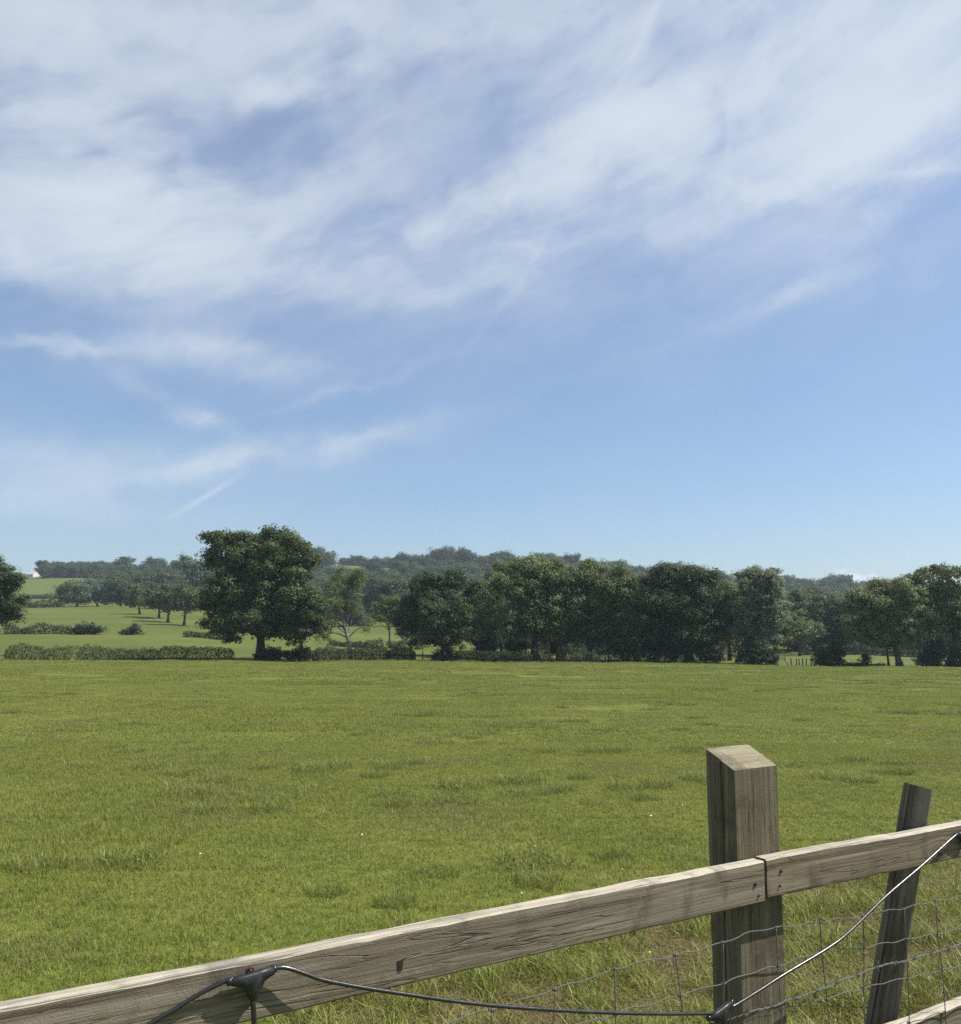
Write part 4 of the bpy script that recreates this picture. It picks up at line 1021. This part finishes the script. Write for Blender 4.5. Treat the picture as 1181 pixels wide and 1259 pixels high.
for k, s in enumerate(stays):
    P = []; dr = r.normal()*.012; tb = Tubes()
    for q_, L in enumerate(lines):
        Ls = [(Vector(p)-A0).dot(FR) for p in L]
        sk = s + dr*q_*.35 + r.normal()*.003 + (.004*q_ if s > 1.6 else 0)
        i = int(np.argmin(np.abs(np.array(Ls)-sk))); c = Vector(L[i]); P.append(tuple(fp_(sk, c.z, NOFF+.002)))
        # hinge knot where the stay wraps the line wire
        a = np.linspace(0, 4*math.pi, 11)
        kp = [tuple(fp_(sk + (t_/12.6-.5)*.011, c.z + .0030*math.sin(t_), NOFF + .0030*math.cos(t_))) for t_ in a]
        tb.add(kp, .0012, 5)
    tb.add(smooth_path(P, 4), .0013, 6); net_part('stay', tb)
barb = empty('barbed_wire', fp_(2.0, 0, NOFF+.004), 'rusty two-strand barbed wire strung through the netting', 'barbed wire')
w3 = [(-1.2, .83), (0, .826), (1.2, .822), (1.45, .82), (1.624, .817), (1.77, .821), (1.958, .83), (2.092, .822), (2.235, .819), (2.342, .82), (2.8, .82), (3.8, .83)]
P = np.array(wire_path(w3, NOFF+.007, r, crimp=.001)); s_all = np.concatenate([[0], np.cumsum(np.linalg.norm(np.diff(P, axis=0), axis=1))])
sd = np.arange(0, s_all[-1], .006); Pd = np.stack([np.interp(sd, s_all, P[:, m]) for m in range(3)], -1)
inv = Matrix.Translation(-Vector(barb.location))
for ph in (0, math.pi):
    a = sd*2*math.pi/.045+ph; off = np.stack([FN.x*np.cos(a)*.0016, FN.y*np.cos(a)*.0016, np.sin(a)*.0016], -1)
    tb = Tubes(); tb.add(Pd+off, .0013, 5); me = tb.mesh('strand'); me.transform(inv); link('strand', me, M['wire'], barb)
for k, s in enumerate(np.arange(.05, s_all[-1], .078)):
    c = np.array([np.interp(s, s_all, P[:, m]) for m in range(3)]); tb = Tubes()
    a = np.linspace(0, 5*math.pi, 14); fr = np.array(FR); fn = np.array(FN)
    coil = [c + fr*((t_/15.7)-.5)*.010 + fn*.0032*math.cos(t_) + np.array([0, 0, .0032*math.sin(t_)]) for t_ in a]
    tb.add(coil, .0011, 5)
    for sg in (-1, 1):
        d = np.array([r.normal()*.5, r.normal()*.5, sg*1.0]); d /= np.linalg.norm(d)
        tb.add([coil[0 if sg < 0 else -1], coil[0 if sg < 0 else -1]+d*.008, coil[0 if sg < 0 else -1]+d*.016], [.0011, .0010, .0003], 5)
    me = tb.mesh('barb'); me.transform(inv); link('barb', me, M['wire'], barb)

# ------------------------------------------------------------------ black cable with T-shaped connectors
cab = empty('hanging_cable', fp_(.358, 1.11, .012), 'black rubber cable with T-shaped moulded connectors looped along the fence', 'cable')
cinv = Matrix.Translation(-Vector(cab.location))
def cable(name, sz, rad, n=8, offs=None):
    P = smooth_path([fp_(s, z, o) for (s, z), o in zip(sz, offs)], n); tb = Tubes(); tb.add(P, rad, 12); me = tb.mesh(name); me.transform(cinv); return link(name, me, M['rubber'], cab)
c0 = [(-.55, .93), (-.2, .945), (.05, .99), (.15, 1.045), (.204, 1.070), (.24, 1.084), (.276, 1.099), (.305, 1.109), (.326, 1.1135)]
cable('cable_length', c0, .0036, offs=[.02, .014, .008, .006, .006, .007, .009, .012, .014])
c1 = [(.388, 1.1165), (.412, 1.114), (.444, 1.1), (.48, 1.083), (.555, 1.057), (.633, 1.032), (.732, 1.001), (.837, .971), (.989, .932), (1.154, .893), (1.29, .863), (1.38, .845)]
cable('cable_length', c1, .0036, offs=[.014, .016, .02, .022, .024, .025, .026, .026, .026, .025, .022, .02])
c2 = [(1.425, .846), (1.449, .849), (1.515, .864), (1.603, .884), (1.768, .915), (1.857, .942), (1.999, .996), (2.152, 1.045), (2.30, 1.094), (2.345, 1.107)]
cable('cable_length', c2, .0035, offs=[.02, .021, .024, .026, .026, .026, .024, .022, .018, .016])
c3 = [(2.405, 1.107), (2.45, 1.09), (2.6, 1.02), (2.9, .93), (3.3, .86)]
cable('cable_length', c3, .0036, offs=[.016, .02, .024, .024, .02])
def connector(s, z, off, tilt, stem_len=.20, k=1.0):
    """moulded T: a bar that thickens in the middle and sweeps down into a stem"""
    bar = [(-.036, .006), (-.032, .0065), (.0, .0085), (.032, .0075), (.036, .0065)]
    top = [(-.035, .004), (-.018, .0045), (0, .006), (.018, .0075), (.035, .0085)]
    prof = [(-.035, .0045), (-.012, .0042), (.012, .006), (.035, .0085), (.036, -.003), (.026, -.0065), (.0165, -.014), (.0105, -.024), (.008, -.036), (.003, -.040), (-.003, -.039), (-.0055, -.031), (-.0105, -.021), (-.019, -.013), (-.030, -.0085), (-.036, -.0055)]
    bm = bmesh.new(); th = .0062
    ring = []
    for dy, sc in ((-th, .80), (-th*.62, .96), (th*.62, .96), (th, .80)):
        cx_, cz_ = 0.0, -.008
        ring.append([bm.verts.new(((cx_+(x-cx_)*(.985 if sc < .9 else 1)), dy, cz_+(zz-cz_)*sc)) for x, zz in prof])
    m = len(prof)
    for a in range(3):
        for j in range(m): bm.faces.new((ring[a][j], ring[a][(j+1) % m], ring[a+1][(j+1) % m], ring[a+1][j]))
    bm.faces.new(ring[0][::-1]); bm.faces.new(ring[3]); bmesh.ops.recalc_face_normals(bm, faces=bm.faces)
    me = bpy.data.meshes.new('connector'); bm.to_mesh(me); bm.free()
    for p in me.polygons: p.use_smooth = True
    o = link('connector', me, M['plastic'], cab)
    mt = FM.to_4x4() @ Matrix.Rotation(-tilt, 4, 'Y') @ Matrix.Scale(k, 4); mt.translation = cinv @ fp_(s, z, off); o.matrix_local = mt
    # collars at the cable ends and the drop cable
    for sx in (-1, 1):
        tb = Tubes(); zc = -.001 if sx < 0 else .0028; tb.add([(sx*.033, 0, zc), (sx*.0365, 0, zc), (sx*.0405, 0, zc)], [.0062, .0062, .0056], 12)
        link('collar', tb.mesh('collar'), M['rubber'], o)
    tb = Tubes(); tb.add(smooth_path([(.001, 0, -.034), (.0025, -.002, -.07), (.002, .002, -.12), (.001, .003, -.034-stem_len)], 5), .0042, 12)
    link('drop_cable', tb.mesh('drop_cable'), M['rubber'], o)
    return o
connector(.357, 1.1115, .0135, .03)
connector(1.400, .8465, .019, .20, .24, 1.0)
connector(2.375, 1.108, .015, .08)
# rusty clip head showing above the left connector, screwed to the rail
tb = Tubes(); a = np.linspace(-.3, math.pi+.3, 9); tb.add([(math.cos(t_)*.0075, -.006, math.sin(t_)*.0065) for t_ in a], .0021, 6)
tb.add([(0, .004, 0), (0, -.006, 0), (0, -.010, 0)], [.0028, .0028, .0036], 8)
cl = link('cable_clip', tb.mesh('cable_clip'), M['rust'], r1); cl.location = (.356+1.75, -RT/2-.002, .034); cl.scale = (.75, .75, .75)

# ------------------------------------------------------------------ small things along the far edge of the field
def box_mesh(name, sx, sy, sz, bev=.0):
    bm = bmesh.new(); bmesh.ops.create_cube(bm, size=1)
    for v in bm.verts: v.co = (v.co.x*sx, v.co.y*sy, (v.co.z+.5)*sz)
    if bev: bmesh.ops.bevel(bm, geom=bm.edges[:], offset=bev, segments=1, affect='EDGES')
    me = bpy.data.meshes.new(name); bm.to_mesh(me); bm.free(); return me
def far_fence(name, label, xs, Y, h, rails, mat, wires=False, cat='fence', rail_x=None):
    X = [pxx(x, Y) for x in xs]; x0 = X[0]; z0 = zs(x0, Y); root = empty(name, (x0, Y, z0), label, cat)
    pm = box_mesh('post', .11, .11, h+.3, .012); pm.materials.append(M[mat])
    rr = np.random.default_rng(int(xs[0]*10) % 999+3)
    for x in X:
        o = link('post', pm, None, root); o.location = (x-x0, 0, zs(x, Y)-z0-.3); o.rotation_euler = (rr.normal()*.03, rr.normal()*.05, rr.normal()*.2); o.scale = (1, 1, rr.uniform(.93, 1.08))
    ra, rb = (rail_x and (pxx(rail_x[0], Y), pxx(rail_x[1], Y))) or (X[0], X[-1])
    for zr in rails:
        n_ = 'wire' if wires else 'rail'; tb = Tubes()
        tb.add([(ra+(rb-ra)*f-x0, -.07, zs(ra+(rb-ra)*f, Y)-z0+zr) for f in np.linspace(0, 1, 7)], .006 if wires else .05, 6)
        link(n_, tb.mesh(n_), M['wire' if wires else mat], root)
far_fence('field_fence', 'dark two-rail fence running out of the picture at the left hedge end', [8, -14, -36, -58], 107.5, 1.35, (.55, 1.1), 'stake', rail_x=(8, -60))
far_fence('post_and_wire_fence', 'row of thin grey fence posts right of the silvery tree', [971.5, 977.5, 981.5, 985.5, 989.5, 995.5], 109, 1.0, (.4, .75), 'grey_wood', True)
gp_ = empty('gate_post', (pxx(519.5, 109), 109, zs(pxx(519.5, 109), 109)), 'single thin dark post in the gap between clipped hedges', 'post')
link('shaft', box_mesh('shaft', .12, .12, 1.1, .012), M['stake'], gp_)
tb = Tubes(); tb.add([(0, -.061, .55), (0, -.066, .55), (0, -.07, .54)], [.03, .03, .02], 8); link('hinge_pin', tb.mesh('hinge_pin'), M['hole'], gp_)
# bent dead sapling
Yk = 107.6; sx = pxx(966, Yk); sz_ = zs(sx, Yk); ds = empty('dead_sapling', (sx, Yk, sz_), 'bent bare sapling beside the row of thin fence posts', 'sapling')
tb = Tubes(); tb.add(smooth_path([(.25, 0, -.2), (.1, 0, .35), (-.2, .05, .75), (-.12, 0, 1.2), (-.05, 0, 1.6)], 5), np.linspace(.06, .025, 21), 6); link('stem', tb.mesh('stem'), M['bark'], ds)
tb = Tubes(); tb.add(smooth_path([(-.2, .05, .75), (-.45, .1, 1.0), (-.6, 0, 1.35)], 4), np.linspace(.03, .012, 9), 5); link('branch', tb.mesh('branch'), M['bark'], ds)
# pale hurdle between the trees at right
Yk = 117; hx0, hx1 = pxx(1108, Yk), pxx(1126, Yk); hz0 = zs(hx0, Yk); hu = empty('field_hurdle', (hx0, Yk, hz0), 'low pale rail on short legs standing right of the twin trunks', 'hurdle')
L = hx1-hx0
o = link('top_bar', box_mesh('top_bar', L, .12, .09, .01), M['pale_paint'], hu); o.location = (L/2, 0, .62)
for f in (.03, .97):
    o = link('leg', box_mesh('leg', .09, .09, .62, .008), M['pale_paint'], hu); o.location = (L*f, 0, 0)
o = link('brace', box_mesh('brace', .75, .06, .07, .006), M['pale_paint'], hu); o.location = (L+.30, -.1, .28); o.rotation_euler = (0, R(38), 0)
# white house on the hill at the left
Yk = 655; hx = pxx(35, Yk); hz_ = zs(hx, Yk); hs = empty('white_house', (hx, Yk, hz_-1.3), 'white house with pale pitched roof on the hill at far left', 'house')
hs.rotation_euler = (0, 0, R(-25)); hs.scale = (.85, .85, .85)
W_, D_, H_ = 8.0, 6.5, 3.6
bm = bmesh.new(); vs = [bm.verts.new(p) for p in [(-W_/2, -D_/2, -1.5), (W_/2, -D_/2, -1.5), (W_/2, D_/2, -1.5), (-W_/2, D_/2, -1.5), (-W_/2, -D_/2, H_), (W_/2, -D_/2, H_), (W_/2, D_/2, H_), (-W_/2, D_/2, H_), (-W_/2, 0, H_+2.4), (W_/2, 0, H_+2.4)]]
for f in ((0, 1, 5, 4), (2, 3, 7, 6), (1, 2, 6, 9, 5), (3, 0, 4, 8, 7)): bm.faces.new([vs[i] for i in f])
bmesh.ops.recalc_face_normals(bm, faces=bm.faces); me = bpy.data.meshes.new('wall'); bm.to_mesh(me); bm.free(); link('wall', me, M['white'], hs)
for sg in (-1, 1):
    bm = bmesh.new(); n_ = Vector((0, sg*2.4, D_/2)).normalized()*.12
    q_ = [Vector((-W_/2-.3, sg*(D_/2+.4), H_-.3)), Vector((W_/2+.3, sg*(D_/2+.4), H_-.3)), Vector((W_/2+.3, 0, H_+2.42)), Vector((-W_/2-.3, 0, H_+2.42))]
    lo_ = [bm.verts.new(p+n_*.1) for p in q_]; hi_ = [bm.verts.new(p+n_) for p in q_]
    bm.faces.new(lo_); bm.faces.new(hi_[::-1])
    for i in range(4): bm.faces.new((lo_[i], lo_[(i+1) % 4], hi_[(i+1) % 4], hi_[i]))
    bmesh.ops.recalc_face_normals(bm, faces=bm.faces); me = bpy.data.meshes.new('roof'); bm.to_mesh(me); bm.free(); rf = link('roof', me, M['slate'], hs)
ch = link('chimney', box_mesh('chimney', .7, .6, 2.0, .03), M['white'], hs); ch.location = (-W_/2+.8, 0, H_+1.6)
for xw in (-2.2, .2, 2.4):
    wn = link('window', box_mesh('window', 1.05, .08, 1.2, .01), M['white'], hs); wn.location = (xw, -D_/2-.03, 1.4)
    pn = link('pane', box_mesh('pane', .85, .03, 1.0), M['glass'], wn); pn.location = (0, -.045, .1)
